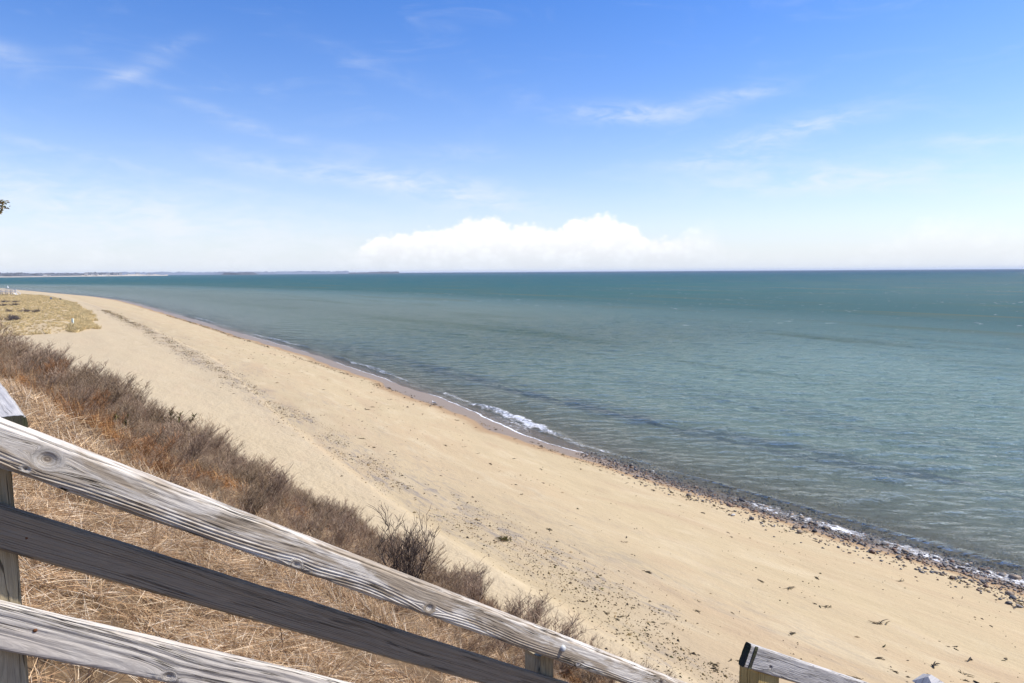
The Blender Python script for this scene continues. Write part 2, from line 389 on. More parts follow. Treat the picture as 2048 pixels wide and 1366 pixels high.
fr = t.node('ShaderNodeFresnel'); fr.inputs['IOR'].default_value = 1.333; t.put(fr.inputs['Normal'], nb)
frc = t.m('MINIMUM', fr.outputs[0], t.smooth(off, 20, 220, 0.75, 0.13))      # wave crests hide the mirror-flat troughs at grazing angles
m2 = t.node('ShaderNodeMixShader'); t.put(m2.inputs[0], frc); t.put(m2.inputs[1], mx.outputs[0]); t.put(m2.inputs[2], gl.outputs[0])
# foam: lace near the shore, whitecaps out at sea
fl = t.noise(t.mapping(pqv, (2.4, 4.0, 1)), 1.0, 6, 0.72, 0.6)
vor = t.node('ShaderNodeTexVoronoi', feature='DISTANCE_TO_EDGE'); t.put(vor.inputs['Vector'], t.mapping(pqv, (2.2, 3.2, 1))); vor.inputs['Randomness'].default_value = 1.0
lace = t.m('MAXIMUM', t.smooth(t.add(t.mul(foam, 1.1), t.mul(t.sub(fl, 0.5), 2.4)), 0.52, 0.74), t.mul(t.smooth(vor.outputs[0], 0.10, 0.02), t.smooth(t.add(foam, t.sub(fl, 0.5)), 0.25, 0.5)))
lace = t.mul(lace, t.smooth(foam, 0.02, 0.12))
wc = t.noise(t.mapping(pos, (0.22, 0.60, 1)), 1.0, 3, 0.62, 0.2)
wcm = t.noise(t.mapping(pos, (0.012, 0.02, 1), loc=(4, 4, 0)), 1.0, 2, 0.5)
caps = t.mul(t.smooth(t.add(wc, t.mul(t.sub(wcm, 0.5), 0.22)), 0.700, 0.722), t.smooth(off, 60, 160))
fm = t.m('MINIMUM', t.add(lace, t.mul(caps, 1.0)), 1.0)
fd = t.principled((0.80, 0.80, 0.79), 0.7, 0.2)
m3 = t.node('ShaderNodeMixShader'); t.put(m3.inputs[0], fm); t.put(m3.inputs[1], m2.outputs[0]); t.put(m3.inputs[2], fd)
t.out(m3.outputs[0])

ps = sorted(set(np.round([-x for x in geo(4, 30000, 0.4, 1.14)] + list(np.arange(-4, 130, 0.30)) + geo(130, 34000, 0.31, 1.03), 3)))
vs = sorted(set(np.round(list(np.arange(-3.6, 7, 0.11)) + list(np.arange(7, 34, 0.22)) + list(np.arange(34, 110, 0.42)) + geo(110, 34000, 0.45, 1.045), 3)))
sp, sv = np.meshgrid(ps, vs, indexing='ij')
# far out the sheet straightens, so the curve of the bay does not fold it
sq = shore(sp) * np.exp(-np.clip(sv, 0, None) / 4000) + sv
sx_, sy_ = XY(sp, sq)
rng = np.random.default_rng(5)
hz_ = np.zeros_like(sp)
for i in range(34):
    lam = 0.75 * 1.068 ** i
    th = R(rng.normal(6, 24)); k = 2 * math.pi / lam
    ph = rng.uniform(0, 6.28)
    arg = k * (sx_ * math.sin(th) + sy_ * math.cos(th)) + ph + 2.2 * (vnoise(sx_ / 14, sy_ / 14, 40 + i) - .5)
    dsp = np.maximum(np.gradient(sp, axis=0), np.gradient(sq, axis=1))
    fade = np.clip(1.6 - dsp * 3.2 / lam, 0, 1)
    hz_ += fade * lam ** 0.80 * 0.0042 * (np.sin(arg) + 0.35 * np.sin(2 * arg + 1.2))
damp = sstep(sv, -1, 14) * 0.85 + 0.15
front = -0.9 + 0.5 * (fbm(sp / 1.6, sp * 0, 38, 3) - .5) + 1.7 * (fbm(sp / 11, sp * 0, 30, 3) - .5) - 0.9 * np.exp(-((sp - 47) / 6.0) ** 2)   # reach of the swash up the sand
# little breaker following the swash front
br = 1.7 + 0.9 * (fbm(sp / 1.5, sp * 0, 39, 3) - .5) + 1.3 * (fbm(sp / 9, sp * 0, 31, 3) - .5)
bamp = 0.05 + 0.17 * sstep(fbm(sp / 13, sp * 0, 33, 2), 0.42, 0.62)
crest = np.exp(-((sv - br) / np.where(sv < br, 0.35, 1.1)) ** 2) * bamp
crest += 0.10 * np.exp(-((sv - br - 5.5) / 1.3) ** 2) * sstep(fbm(sp / 17, sp * 0, 35, 2), 0.4, 0.6)
crest += 0.055 * sstep(34 - sp, 0, 8) * np.exp(-((sv - 1.5 - 0.5 * vnoise(sp / 3, sp * 0, 45)) / np.where(sv < 1.6, 0.22, 0.7)) ** 2) * (0.5 + vnoise(sp / 2.2, sp * 0, 46))
gz_s = ground_z(sx_, sy_, False)
film = np.where(sv < 1.5, np.maximum(0.012 + 0.05 * sstep(sv - front, 0, 2.5), 0), 0)
surf = np.maximum(hz_ * damp, gz_s * 0 - 9) + crest
# water climbs the sand as a thin film in the swash and dives under it above the front
runup = np.where(sv < 1.2, smax(surf, gz_s + film, 0.03), surf)
runup = np.where(sv < front, gz_s - 0.05 - 0.2 * (front - sv), runup)
far_c = sstep(np.hypot(sx_, sy_), 200, 600)
zz = runup * (1 - far_c) + far_c * np.where(sv < 0.8, runup, 0.0)
sea = mesh_obj('sea', np.stack([sx_, sy_, zz], -1).reshape(-1, 3), grid_faces(len(ps), len(vs))[:, ::-1], M_sea)
tag(sea, kind='structure')
set_attr(sea, 'pq', np.stack([sp, sv, zz * 0], -1).reshape(-1, 3), 'FLOAT_VECTOR')
set_attr(sea, 'depth', np.clip(zz - gz_s, 0, 12))
set_attr(sea, 'offshore', np.clip(sv, 0, None))
act = sstep(fbm(sp / 12, sp * 0, 37, 2), 0.38, 0.60)
act = np.maximum(act, 0.95 * np.exp(-((sp - 50) / 9.0) ** 2))
act = np.maximum(act * 0.55 * sstep(sp, 28, 36), 0.95 * np.exp(-((sp - 50) / 9.0) ** 2)) * (0.55 + 0.75 * fbm(sp / 1.1, sv / 0.6, 36, 3))
edge_l = np.exp(-((sv - front - 0.14) / 0.14) ** 2) * (0.22 + 0.85 * act)
edge_l2 = np.exp(-((sv - br + 0.25) / (0.22 + 0.5 * fbm(sp / 2.2, sp * 0, 34, 2))) ** 2) * (0.02 + 0.72 * act)
between = np.where((sv > front) & (sv < br), 0.34 * act, 0) 
stony = sstep(30 - sp, 0, 10) * np.exp(-((sv + 0.1) / 1.0) ** 2) * (0.16 + 0.5 * fbm(sp / 2.0, sv / 0.8, 44, 3))
fo = np.maximum.reduce([edge_l * sstep(sv - front, -0.05, 0.06), edge_l2, between, stony * sstep(sv - front, -0.05, 0.1)])
fo *= sstep(700 - sp, 0, 500) * 0.8 + 0.2
set_attr(sea, 'foam', np.clip(fo, 0, 1.2))
wd = np.exp(-((sv - np.interp(sp, [0, 30, 66, 110, 200], [16, 13.2, 9.3, 8, 9])) / 2.3) ** 2) * sstep(150 - sp, 0, 70)
wd = np.maximum(wd, 0.5 * np.exp(-((sv - 26) / 5.0) ** 2) * sstep(80 - sp, 0, 40))
set_attr(sea, 'weed', wd)

# ------------------------------------------------------------------ far shore
def simple_mat(name, color, rough=0.8, spec=0.2, var=0.15, scale=6.0, bump=0.0):
    m, t = new_mat(name)
    tc = t.node('ShaderNodeTexCoord')
    n = t.noise(tc.outputs['Object'], scale, 4, 0.6)
    dark = tuple(c * (1 - var) for c in color); lite = tuple(min(1, c * (1 + var)) for c in color)
    c = t.mix(t.smooth(n, 0.3, 0.7), dark, lite)
    nb = t.bump(n, bump, 0.02) if bump else None
    t.out(t.principled(c, rough, spec, nb))
    return m
M_wood_far = simple_mat('far_woodland', (0.080, 0.090, 0.105), 0.9, 0.1, 0.4, 0.02)  # haze put into the colour: woods lightened to blue-grey
M_far_haze = simple_mat('farther_land', (0.16, 0.19, 0.24), 0.9, 0.1, 0.15, 0.004)  # distance haze painted into the land's blue-grey
M_far_sand = simple_mat('far_sand', (0.42, 0.37, 0.30), 0.9, 0.1, 0.15, 0.01)
M_house_wall = simple_mat('house_shingle', (0.50, 0.49, 0.47), 0.8, 0.2, 0.1, 0.3)
M_house_roof = simple_mat('house_roof', (0.16, 0.16, 0.17), 0.8, 0.2, 0.2, 0.5)

def ridge_land(name, pts, hfun, depth, mat, n=240, seed=0):
    """land strip along pts (x, y): a ridge of real depth whose crest height is hfun(u)"""
    P = np.array(pts, float); u = np.linspace(0, 1, n)
    k = np.linspace(0, 1, len(P))
    X = np.interp(u, k, P[:, 0]); Y = np.interp(u, k, P[:, 1])
    nx, ny = -X / np.hypot(X, Y) * -1, Y / np.hypot(X, Y)
    prof = [(0, 0), (0.06, 0.10), (0.12, 0.75), (0.3, 1.0), (0.6, 0.95), (1.0, 0.3)]
    V = []
    for i in range(n):
        for j, (dd, hh) in enumerate(prof):
            w = hfun(u[i]) * hh * (0.82 + 0.36 * float(vnoise(np.array([i * 0.45]), np.array([j * 1.7]), seed)[0])) if 0 < j < len(prof) else hfun(u[i]) * hh
            V.append((X[i] + nx[i] * dd * depth, Y[i] + ny[i] * dd * depth, w + 0.02))
    return mesh_obj(name, V, grid_faces(n, len(prof)), mat, smooth=False)
def az_pt(px, dist):
    """ground point in the heading of column px of the photograph"""
    a = math.atan((px - 1024) / 1365.0); return (dist * math.sin(a), dist * math.cos(a))
# sandy foot of the far shore and the land behind it
lp = [az_pt(x, d) for x, d in ((-260, 4300), (-60, 4500), (80, 4800), (200, 5200), (340, 5900))]
tag(ridge_land('far_beach', [az_pt(x, d) for x, d in ((-260, 4240), (-60, 4440), (80, 4740), (200, 5140), (340, 5860))], lambda u: 2.6, 120, M_far_sand, seed=2), kind='structure')
tag(ridge_land('far_headland', lp, lambda u: 4 + 3 * float(fbm(np.array([u * 14]), np.array([0.]), 60, 4)[0]) + (6 * float(vnoise(np.array([u * 40]), np.array([0.]), 66)[0]) if 0.68 < u else 0), 500, M_far_sand, seed=3), kind='structure')
wood = ridge_land('far_woodland', [az_pt(x, d + 60) for x, d in ((-260, 4300), (-60, 4500), (80, 4800), (200, 5200), (248, 5420))], lambda u: 19 + 9 * float(fbm(np.array([u * 34]), np.array([0.]), 61, 5)[0]), 420, M_wood_far, n=700, seed=4)
tag(wood, 'dark line of woods along the far shore at the left', 'woodland', kind='stuff')
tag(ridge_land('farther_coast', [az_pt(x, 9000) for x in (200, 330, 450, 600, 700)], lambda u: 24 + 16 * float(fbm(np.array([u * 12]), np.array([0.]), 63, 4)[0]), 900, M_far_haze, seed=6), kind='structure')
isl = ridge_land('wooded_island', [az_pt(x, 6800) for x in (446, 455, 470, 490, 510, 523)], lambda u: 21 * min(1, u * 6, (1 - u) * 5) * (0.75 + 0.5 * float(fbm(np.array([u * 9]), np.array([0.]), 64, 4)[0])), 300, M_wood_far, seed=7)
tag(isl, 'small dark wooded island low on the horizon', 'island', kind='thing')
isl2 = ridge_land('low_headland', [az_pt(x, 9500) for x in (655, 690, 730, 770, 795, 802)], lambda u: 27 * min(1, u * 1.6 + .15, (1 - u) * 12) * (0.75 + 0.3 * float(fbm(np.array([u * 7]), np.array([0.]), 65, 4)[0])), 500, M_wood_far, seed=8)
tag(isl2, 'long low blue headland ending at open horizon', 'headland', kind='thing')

def box(bl, c0, c1):
    x0, y0, z0 = c0; x1, y1, z1 = c1
    b = len(bl[0])
    bl[0] += [(x0, y0, z0), (x1, y0, z0), (x1, y1, z0), (x0, y1, z0), (x0, y0, z1), (x1, y0, z1), (x1, y1, z1), (x0, y1, z1)]
    bl[1] += [[b + i for i in f] for f in ((0, 3, 2, 1), (4, 5, 6, 7), (0, 1, 5, 4), (1, 2, 6, 5), (2, 3, 7, 6), (3, 0, 4, 7))]
def far_house(x, y, z, w, d, h, rz, label):
    e = empty('far_house', (x, y, z), rz)
    b = [[], []]; box(b, (-w / 2, -d / 2, 0), (w / 2, d / 2, h)); mesh_obj('wall', b[0], b[1], M_house_wall, e, False)
    V = [(-w / 2 - .5, -d / 2 - .5, h), (w / 2 + .5, -d / 2 - .5, h), (w / 2 + .5, d / 2 + .5, h), (-w / 2 - .5, d / 2 + .5, h), (-w / 2 - .5, 0, h + d * .42), (w / 2 + .5, 0, h + d * .42)]
    mesh_obj('roof', V, [[0, 1, 5, 4], [2, 3, 4, 5], [0, 4, 3], [1, 2, 5], [3, 2, 1, 0]], M_house_roof, e, False)
    tag(e, label, 'house', 'pale houses on the far shore')
rr = random.Random(3)
for i, px in enumerate((96, 103, 178, 190, 199, 212, 221, 236, 246, 262, 280, 302)):
    dist = np.interp(px, [80, 200, 340], [4800, 5200, 5900]) + 40
    x, y = az_pt(px, dist)
    far_house(x, y, rr.uniform(3, 11), rr.uniform(14, 26), rr.uniform(10, 13), rr.uniform(6, 9), rr.uniform(-.4, .4) + math.atan2(x, y) * -1, 'tiny pale house among the trees of the far shore')

# ------------------------------------------------------------------ weathered timber
def timber_mat(name, light, dark, brown, ring_mm=7.0, contrast=0.8, brown_amt=0.5, crack=0.6, spec=0.18, relief=0.6, pale=0.0, fade_top=0.0):
    m, t = new_mat(name)
    g = t.attr('grain', 'Vector')                            # x along the piece, y ring distance, z knot weight
    sp_ = t.node('ShaderNodeSeparateXYZ'); t.put(sp_.inputs[0], g)
    wx, wr, wk = sp_.outputs
    cb = t.node('ShaderNodeCombineXYZ'); t.put(cb.inputs[0], wx); t.put(cb.inputs[1], wr)
    gv = cb.outputs[0]
    wob = t.add(t.noise(t.mapping(gv, (3, 60, 1)), 1, 3, 0.6), t.mul(t.noise(t.mapping(gv, (0.15, 110, 1)), 1, 2, 0.6), 1.6))
    rc = t.add(t.mul(wr, 1000.0 / ring_mm), t.mul(t.sub(wob, 0.5), 0.55))
    fr_ = t.m('FRACT', rc)
    pat0 = t.noise(t.mapping(gv, (2.0, 30, 1), loc=(4, 4, 0)), 1, 4, 0.6, 0.4)
    late = t.mul(t.smooth(fr_, 0.52, 0.88), t.smooth(fr_, 1.0, 0.94))         # dark late wood: slow rise, sharp edge
    per = t.noise(t.mapping(gv, (1.5, 1000.0 / ring_mm * 0.5, 1)), 1, 2, 0.5)
    late = t.mul(late, t.smooth(per, 0.36, 0.66))
    if fade_top: late = t.mul(late, t.smooth(t.add(wr, t.mul(t.sub(pat0, 0.5), 0.05)), fade_top, fade_top + 0.030, 0.12, 1.0))
    fib = t.noise(t.mapping(gv, (14, 900, 1)), 1, 5, 0.65)
    fib2 = t.noise(t.mapping(gv, (40, 2600, 1)), 1, 3, 0.6)
    pat = t.noise(t.mapping(gv, (3.2, 24, 1), loc=(1, 3, 0)), 1, 5, 0.62, 0.6)
    c = t.mix(t.smooth(fib, 0.3, 0.72), light, tuple(v * 0.62 for v in light))
    c = t.mix(t.mul(t.smooth(pat, 0.42, 0.60), brown_amt), c, brown)
    c = t.mix(t.mul(t.smooth(fib2, 0.52, 0.75), 0.35), c, dark)
    c = t.mix(t.mul(late, contrast), c, dark)
    st_ = t.noise(t.mapping(gv, (2.2, 210, 1), loc=(3, 5, 0)), 1, 4, 0.6)
    c = t.mix(t.mul(t.smooth(st_, 0.56, 0.70), 0.55 * contrast), c, dark)
    if pale: c = t.mix(t.mul(t.smooth(pat, 0.56, 0.42), pale), c, (0.62, 0.58, 0.52))
    ck = t.noise(t.mapping(gv, (1.6, 75, 1), loc=(7, 1, 0)), 1, 3, 0.55)
    ckl = t.mul(t.smooth(t.m('ABSOLUTE', t.sub(ck, 0.5)), 0.020, 0.004), t.smooth(t.noise(t.mapping(gv, (2.5, 18, 1), loc=(2, 9, 0)), 1, 2, 0.5), 0.50, 0.60))
    c = t.mix(t.mul(ckl, crack), c, (0.03, 0.026, 0.022))
    kring = t.smooth(t.m('SINE', t.mul(rc, 6.283)), -0.3, 0.9)
    c = t.mix(t.mul(wk, t.add(0.16, t.mul(kring, 0.42))), c, (0.085, 0.068, 0.055))
    h = t.sub(t.sub(t.mul(fib, 0.0011), t.mul(late, 0.0016 * relief)), t.mul(ckl, 0.004))
    h = t.add(h, t.mul(fib2, 0.0005))
    t.out(t.principled(c, 0.85, spec, t.bump(h, 1.0, 1.0)))
    return m
M_top = timber_mat('weathered_rail_silver', (0.60, 0.54, 0.455), (0.042, 0.031, 0.022), (0.235, 0.170, 0.105), 7.5, 0.92, 0.62, 1.0, relief=2.0, pale=0.75, fade_top=0.092)
M_mid = timber_mat('weathered_rail_grey', (0.37, 0.295, 0.205), (0.14, 0.108, 0.075), (0.30, 0.24, 0.165), 4.2, 0.85, 0.6, 0.5, relief=0.6)  # warm bounce light on this shaded rail is put into its colour
M_bot = timber_mat('weathered_rail_pale', (0.59, 0.54, 0.475), (0.17, 0.15, 0.14), (0.46, 0.41, 0.36), 13.0, 0.75, 0.45, 0.75, relief=1.0, pale=0.35)
M_post = timber_mat('weathered_post', (0.48, 0.40, 0.27), (0.15, 0.12, 0.08), (0.36, 0.28, 0.15), 10.0, 0.5, 0.5, 0.8)
M_end = timber_mat('blackened_end_grain', (0.052, 0.05, 0.036), (0.018, 0.016, 0.013), (0.045, 0.052, 0.022), 6.0, 0.6, 0.7, 0.6)
M_cap = timber_mat('weathered_cap', (0.50, 0.49, 0.48), (0.19, 0.18, 0.18), (0.42, 0.40, 0.38), 16.0, 0.65, 0.4, 0.6, pale=0.3)
M_low = timber_mat('weathered_lower_rail', (0.52, 0.51, 0.50), (0.16, 0.145, 0.13), (0.36, 0.33, 0.29), 9.0, 0.6, 0.6, 0.6, pale=0.4)
M_new = timber_mat('new_yellow_lumber', (0.56, 0.42, 0.17), (0.26, 0.17, 0.055), (0.50, 0.36, 0.13), 12.0, 0.75, 0.3, 0.15)
M_steel = simple_mat('galvanised_bolt', (0.42, 0.43, 0.42), 0.45, 0.5, 0.3, 60)
M_rust = simple_mat('rusty_nail', (0.14, 0.055, 0.02), 0.8, 0.3, 0.4, 90)

def timber(name, L, h, th, mat, parent, M, seed, knots=(), pith=(0.02, -0.03), drift=0.0, nf=60, step=0.006, wear=0.004, bow=0.0, rnd=0.006, endmat=None, grooves=0.0006, ring=0.007, gfade=0.0):
    """one squared timber; local x along it, z its height, -y the face towards the stairs. Carries the grain field."""
    nx = max(8, int(L / step)); rg = np.random.default_rng(seed)
    nt = max(8, int(nf * th / h * 0.6))
    prof = []                                               # closed section: front (up), top, back, bottom
    a = h / 2; b = th / 2
    def arc(cy, cz, a0, n=4): return [(cy + rnd * math.cos(a0 + (math.pi / 2) * i / n), cz + rnd * math.sin(a0 + (math.pi / 2) * i / n)) for i in range(n + 1)]
    for z in np.linspace(-a + rnd, a - rnd, nf)[1:-1]: prof.append((-b, z))
    prof += [(y, z) for y, z in arc(-b + rnd, a - rnd, math.pi)][::-1][0:0]
    prof += [(-b + rnd - rnd * math.cos(q), a - rnd + rnd * math.sin(q)) for q in np.linspace(0, math.pi / 2, 5)]
    for y in np.linspace(-b + rnd, b - rnd, nt)[1:-1]: prof.append((y, a))
    prof += [(b - rnd + rnd * math.sin(q), a - rnd + rnd * math.cos(q)) for q in np.linspace(0, math.pi / 2, 5)]
    for z in np.linspace(a - rnd, -a + rnd, 8)[1:-1]: prof.append((b, z))
    prof += [(b - rnd + rnd * math.cos(q), -a + rnd - rnd * math.sin(q)) for q in np.linspace(0, math.pi / 2, 4)]
    for y in np.linspace(b - rnd, -b + rnd, 8)[1:-1]: prof.append((y, -a))
    prof += [(-b + rnd - rnd * math.sin(q), -a + rnd - rnd * math.cos(q)) for q in np.linspace(0, math.pi / 2, 4)]
    pr = np.array(prof); m = len(pr)
    X = np.linspace(0, L, nx)[:, None] * np.ones((1, m)); Y = pr[None, :, 0] * np.ones((nx, 1)); Z = pr[None, :, 1] * np.ones((nx, 1))
    zc = pith[0] + 0.018 * (vnoise(X / 0.9, X * 0, seed) - .5) + 0.012 * (vnoise(X / 0.25, X * 0, seed + 1) - .5)
    ringd = np.sqrt((Z - zc) ** 2 + (Y - pith[1]) ** 2 + 1e-6) + drift * X + 0.006 * (fbm(X / 0.35, Z / 0.05, seed + 2, 3) - .5)
    kw = np.zeros_like(X)
    for kx, kz, kr in knots:
        dx, dz = X - kx, Z - kz; d = np.hypot(dx * 0.75, dz) + 0.3 * np.abs(Y + b)
        side = np.where(dz >= 0, 1.0, -1.0)
        ringd = ringd + side * np.sign(kz - pith[0] + 1e-9) * 0 + kr * 0.75 * np.exp(-(dx / (kr * 3.2)) ** 2) * np.exp(-np.abs(dz) / (kr * 1.6)) * np.where(Z > zc, 1, -1) * np.where(np.abs(dz) < 1, np.sign(dz) * np.where(Z > zc, 1, -1), 1)
        w = np.exp(-(d / kr) ** 4); ringd = ringd * (1 - w) + (d * 1.1) * w; kw = np.maximum(kw, np.exp(-(d / (kr * 0.85)) ** 3))
    # wear: edges chewed, late wood standing proud of the washed-out rings
    nrm = np.zeros_like(pr); nrm[:, 0] = np.clip(pr[:, 0] / (b - rnd * .99), -1, 1) * (np.abs(pr[:, 0]) > b - rnd * .7); nrm[:, 1] = np.clip(pr[:, 1] / (a - rnd * .99), -1, 1) * (np.abs(pr[:, 1]) > a - rnd * .7)
    edge_w = np.clip((np.abs(pr[:, 0]) - (b - 0.012)) / 0.012, 0, 1) * np.clip((np.abs(pr[:, 1]) - (a - 0.012)) / 0.012, 0, 1)
    dsp = -wear * edge_w[None] * (0.4 + 1.6 * fbm(X / 0.10, Y * 30 + Z * 30, seed + 4, 4) ** 2)
    gf = sstep(ringd + 0.03 * (fbm(X / 0.4, Z / 0.05, seed + 9, 3) - .5), gfade, gfade + 0.025) if gfade else 1.0
    dsp += -grooves * gf * (np.sin(ringd / ring * 2 * math.pi) + 1) - 0.0016 * fbm(X / 0.06, ringd / 0.004, seed + 6, 3) - 0.005 * kw ** 2
    Y2 = Y + nrm[None, :, 0] * dsp; Z2 = Z + nrm[None, :, 1] * dsp + bow * np.sin(X / L * math.pi)
    V = np.stack([X, Y2, Z2], -1).reshape(-1, 3)
    i = np.arange(nx - 1)[:, None] * m; j = np.arange(m)[None, :]; j2 = (j + 1) % m
    F = np.stack([i + j, i + m + j, i + m + j2, i + j2], -1).reshape(-1, 4)[:, ::-1]
    c0, c1 = len(V), len(V) + 1
    V = np.vstack([V, [[0, 0, 0], [L, 0, 0]]])
    F = [tuple(f) for f in F.tolist()]
    e0 = len(F)
    F += [(k, (k + 1) % m, c0) for k in range(m)]; F += [((nx - 1) * m + (k + 1) % m, (nx - 1) * m + k, c1) for k in range(m)]
    o = mesh_obj(name, V, F, mat, parent)
    if endmat:
        o.data.materials.append(endmat)
        for k in range(e0, len(F)): o.data.polygons[k].material_index = 1
    for k in range(e0, len(F)): o.data.polygons[k].use_smooth = False
    G = np.stack([X, ringd, kw], -1).reshape(-1, 3); G = np.vstack([G, [[0, 0.02, 0], [0, 0.02, 0]]])
    G[:, 0] += seed * 3.1; 
    set_attr(o, 'grain', G, 'FLOAT_VECTOR')
    o.matrix_basis = M
    return o
def frame(origin, xdir, ydir):
    x = Vector(xdir).normalized(); y = Vector(ydir); y = (y - x * y.dot(x)).normalized(); z = x.cross(y)
    return Matrix(((x.x, y.x, z.x, origin[0]), (x.y, y.y, z.y, origin[1]), (x.z, y.z, z.z, origin[2]), (0, 0, 0, 1)))
def bolt_mesh(r, hgt):
    V = []; F = []
    for k, (rr_, zz_) in enumerate(((r, 0), (r, hgt * .4), (r * .8, hgt * .8), (r * .35, hgt))):
        for i in range(10): V.append((rr_ * math.cos(i * .6283), rr_ * math.sin(i * .6283), zz_))
    for k in range(3):
        for i in range(10): F.append([k * 10 + i, k * 10 + (i + 1) % 10, (k + 1) * 10 + (i + 1) % 10, (k + 1) * 10 + i])
    F.append(list(range(30, 40)))
    return V, F

# ------------------------------------------------------------------ stair railing beside the camera
SD = Vector((0.6165, 0.5625, -0.5510)).normalized()           # down the flight
NF = Vector((0.6735, -0.739, 0.0))                            # towards the stairs
YB = -NF
railing = empty('stair_railing', (-1.086, 1.448, float(ground_z(-1.086, 1.448))))
tag(railing, 'weathered grey wooden stair railing of three sloping rails, filling the lower left', 'railing')
ri = Matrix.Translation(-railing.location)
def on_rail(pt, back, lead):                                   # start point moved uphill, centre of the section
    return Vector(pt) - SD * lead + YB * back
upn = SD.cross(YB).normalized()
# top rail: heavy, set proud of the two below so it shades the middle one
th_top = 0.100; c_top = Vector((-1.0375, 1.353, 13.6565))
top_rail = timber('top_rail', 4.6, 0.090, th_top, M_top, railing, ri @ frame(on_rail(c_top, th_top / 2, 0.75), SD, YB), 11,
       knots=((0.84, 0.006, 0.020), (0.815, -0.026, 0.007), (1.505, -0.028, 0.012), (2.015, -0.018, 0.015), (2.86, -0.030, 0.008), (3.5, 0.01, 0.015)), pith=(0.085, -0.02), nf=66, step=0.0055, wear=0.010, rnd=0.008, grooves=0.0012, ring=0.0075, gfade=0.088)
c_mid = Vector((-1.0855, 1.3975, 13.4655))
mid_rail = timber('middle_rail', 4.6, 0.089, 0.038, M_mid, railing, ri @ frame(on_rail(c_mid, 0.019, 0.75), SD, YB), 23, pith=(-0.12, -0.06), nf=50, step=0.008, wear=0.003, grooves=0.0004, ring=0.0042)
c_bot = Vector((-1.096, 1.3875, 13.2505))
bot_rail = timber('bottom_rail', 4.6, 0.094, 0.038, M_bot, railing, ri @ frame(on_rail(c_bot, 0.019, 0.75), SD, YB), 35,
       knots=((1.155, -0.030, 0.012),), pith=(-0.030, -0.045), drift=0.028, nf=60, step=0.006, wear=0.004, grooves=0.0006, ring=0.013)
# posts behind the rails
def post(xr, yr, ztop, w, parent, mat, pname='post', seed=1, dark=None):
    """square post whose right front edge stands at (xr, yr); local x runs up"""
    zg = float(ground_z(xr, yr)) - 0.35
    dh = Vector((SD.x, SD.y, 0)).normalized()
    cen = Vector((xr, yr, zg)) - dh * (w / 2) + YB * (w / 2)
    mtx = frame(cen, (0, 0, 1), YB)
    return timber(pname, ztop - zg, w, w, mat, parent, ri @ mtx if parent is railing else mtx, seed, pith=(0.01, 0.01), nf=26, step=0.02, wear=0.004)
post(-1.086, 1.448, 13.60, 0.089, railing, M_post, seed=41)
post(0.164, 2.588, 12.50, 0.089, railing, M_post, seed=42)
post(1.40, 3.72, 11.38, 0.089, railing, M_post, seed=43)
# galvanised bolt and nail heads
bv, bf = bolt_mesh(0.0105, 0.012)
def stud(par, pt, mat, name, s=1.0):
    o = mesh_obj(name, [(x * s, y * s, z * s) for x, y, z in bv], bf, mat, par)
    z = NF; x = Vector((0, 0, 1)).cross(z).normalized(); y = z.cross(x)
    mw = Matrix(((x.x, y.x, z.x, pt[0]), (x.y, y.y, z.y, pt[1]), (x.z, y.z, z.z, pt[2]), (0, 0, 0, 1)))
    o.matrix_basis = (ri.inverted() @ par.matrix_basis).inverted() @ mw
    return o
stud(top_rail, Vector((0.1852, 2.4674, 12.5712)) - NF * 0.003, M_steel, 'bolt', 1.25)
stud(mid_rail, Vector((-1.053, 1.427, 13.432)) - NF * 0.0075, M_rust, 'nail', 0.55)
stud(bot_rail, Vector((-1.050, 1.427, 13.222)) - NF * 0.0070, M_rust, 'nail', 0.5)
# the landing's rail that ends on top of the first post
lr_dir = Vector((-0.653, 0.757, 0.0))
lr = empty('landing_railing', (-1.5, 2.0, float(ground_z(-1.5, 2.0))))
tag(lr, 'square-cut grey timber end with blackened end grain, above the top rail at left edge', 'railing')
li = Matrix.Translation(-lr.location)
le = Vector((-1.038, 1.440, 13.7030))
tv = Vector((-0.757, -0.653, 0))
timber('top_rail', 2.4, 0.089, 0.120, M_cap, lr, li @ frame(le + tv * 0.060 - Vector((0, 0, 0.0445)) + lr_dir * 0.004, lr_dir, tv), 52, pith=(0.06, 0.02), drift=0.03, nf=24, step=0.012, wear=0.005, endmat=M_end)
pv = le + lr_dir * 2.1 + tv * 0.06
timber('post', 13.60 - (float(ground_z(pv.x, pv.y)) - .3), 0.089, 0.089, M_post, lr, li @ frame((pv.x, pv.y, float(ground_z(pv.x, pv.y)) - .3), (0, 0, 1), tv), 53, nf=20, step=0.03)

# lower flight: rail over a post of new yellow lumber
low = empty('lower_stair_railing', (1.15, 3.2, float(ground_z(1.15, 3.2))))
tag(low, 'short grey stair rail with black-stained end on new yellow lumber, bottom right', 'railing')
lo_i = Matrix.Translation(-low.location)
LDir = Vector((0.736, 0.4818, -0.4757)).normalized(); LN = Vector((0.5477, -0.8367, 0))
timber('top_rail', 2.6, 0.118, 0.040, M_low, low, lo_i @ frame(Vector((1.134, 3.130, 12.142)) - LN * 0.02, LDir, -LN), 61, knots=((0.215, -0.02, 0.012),), pith=(-0.05, -0.03), nf=44, step=0.008, wear=0.003, endmat=M_end)  # unlit uphill end: its shade is put into the black end material
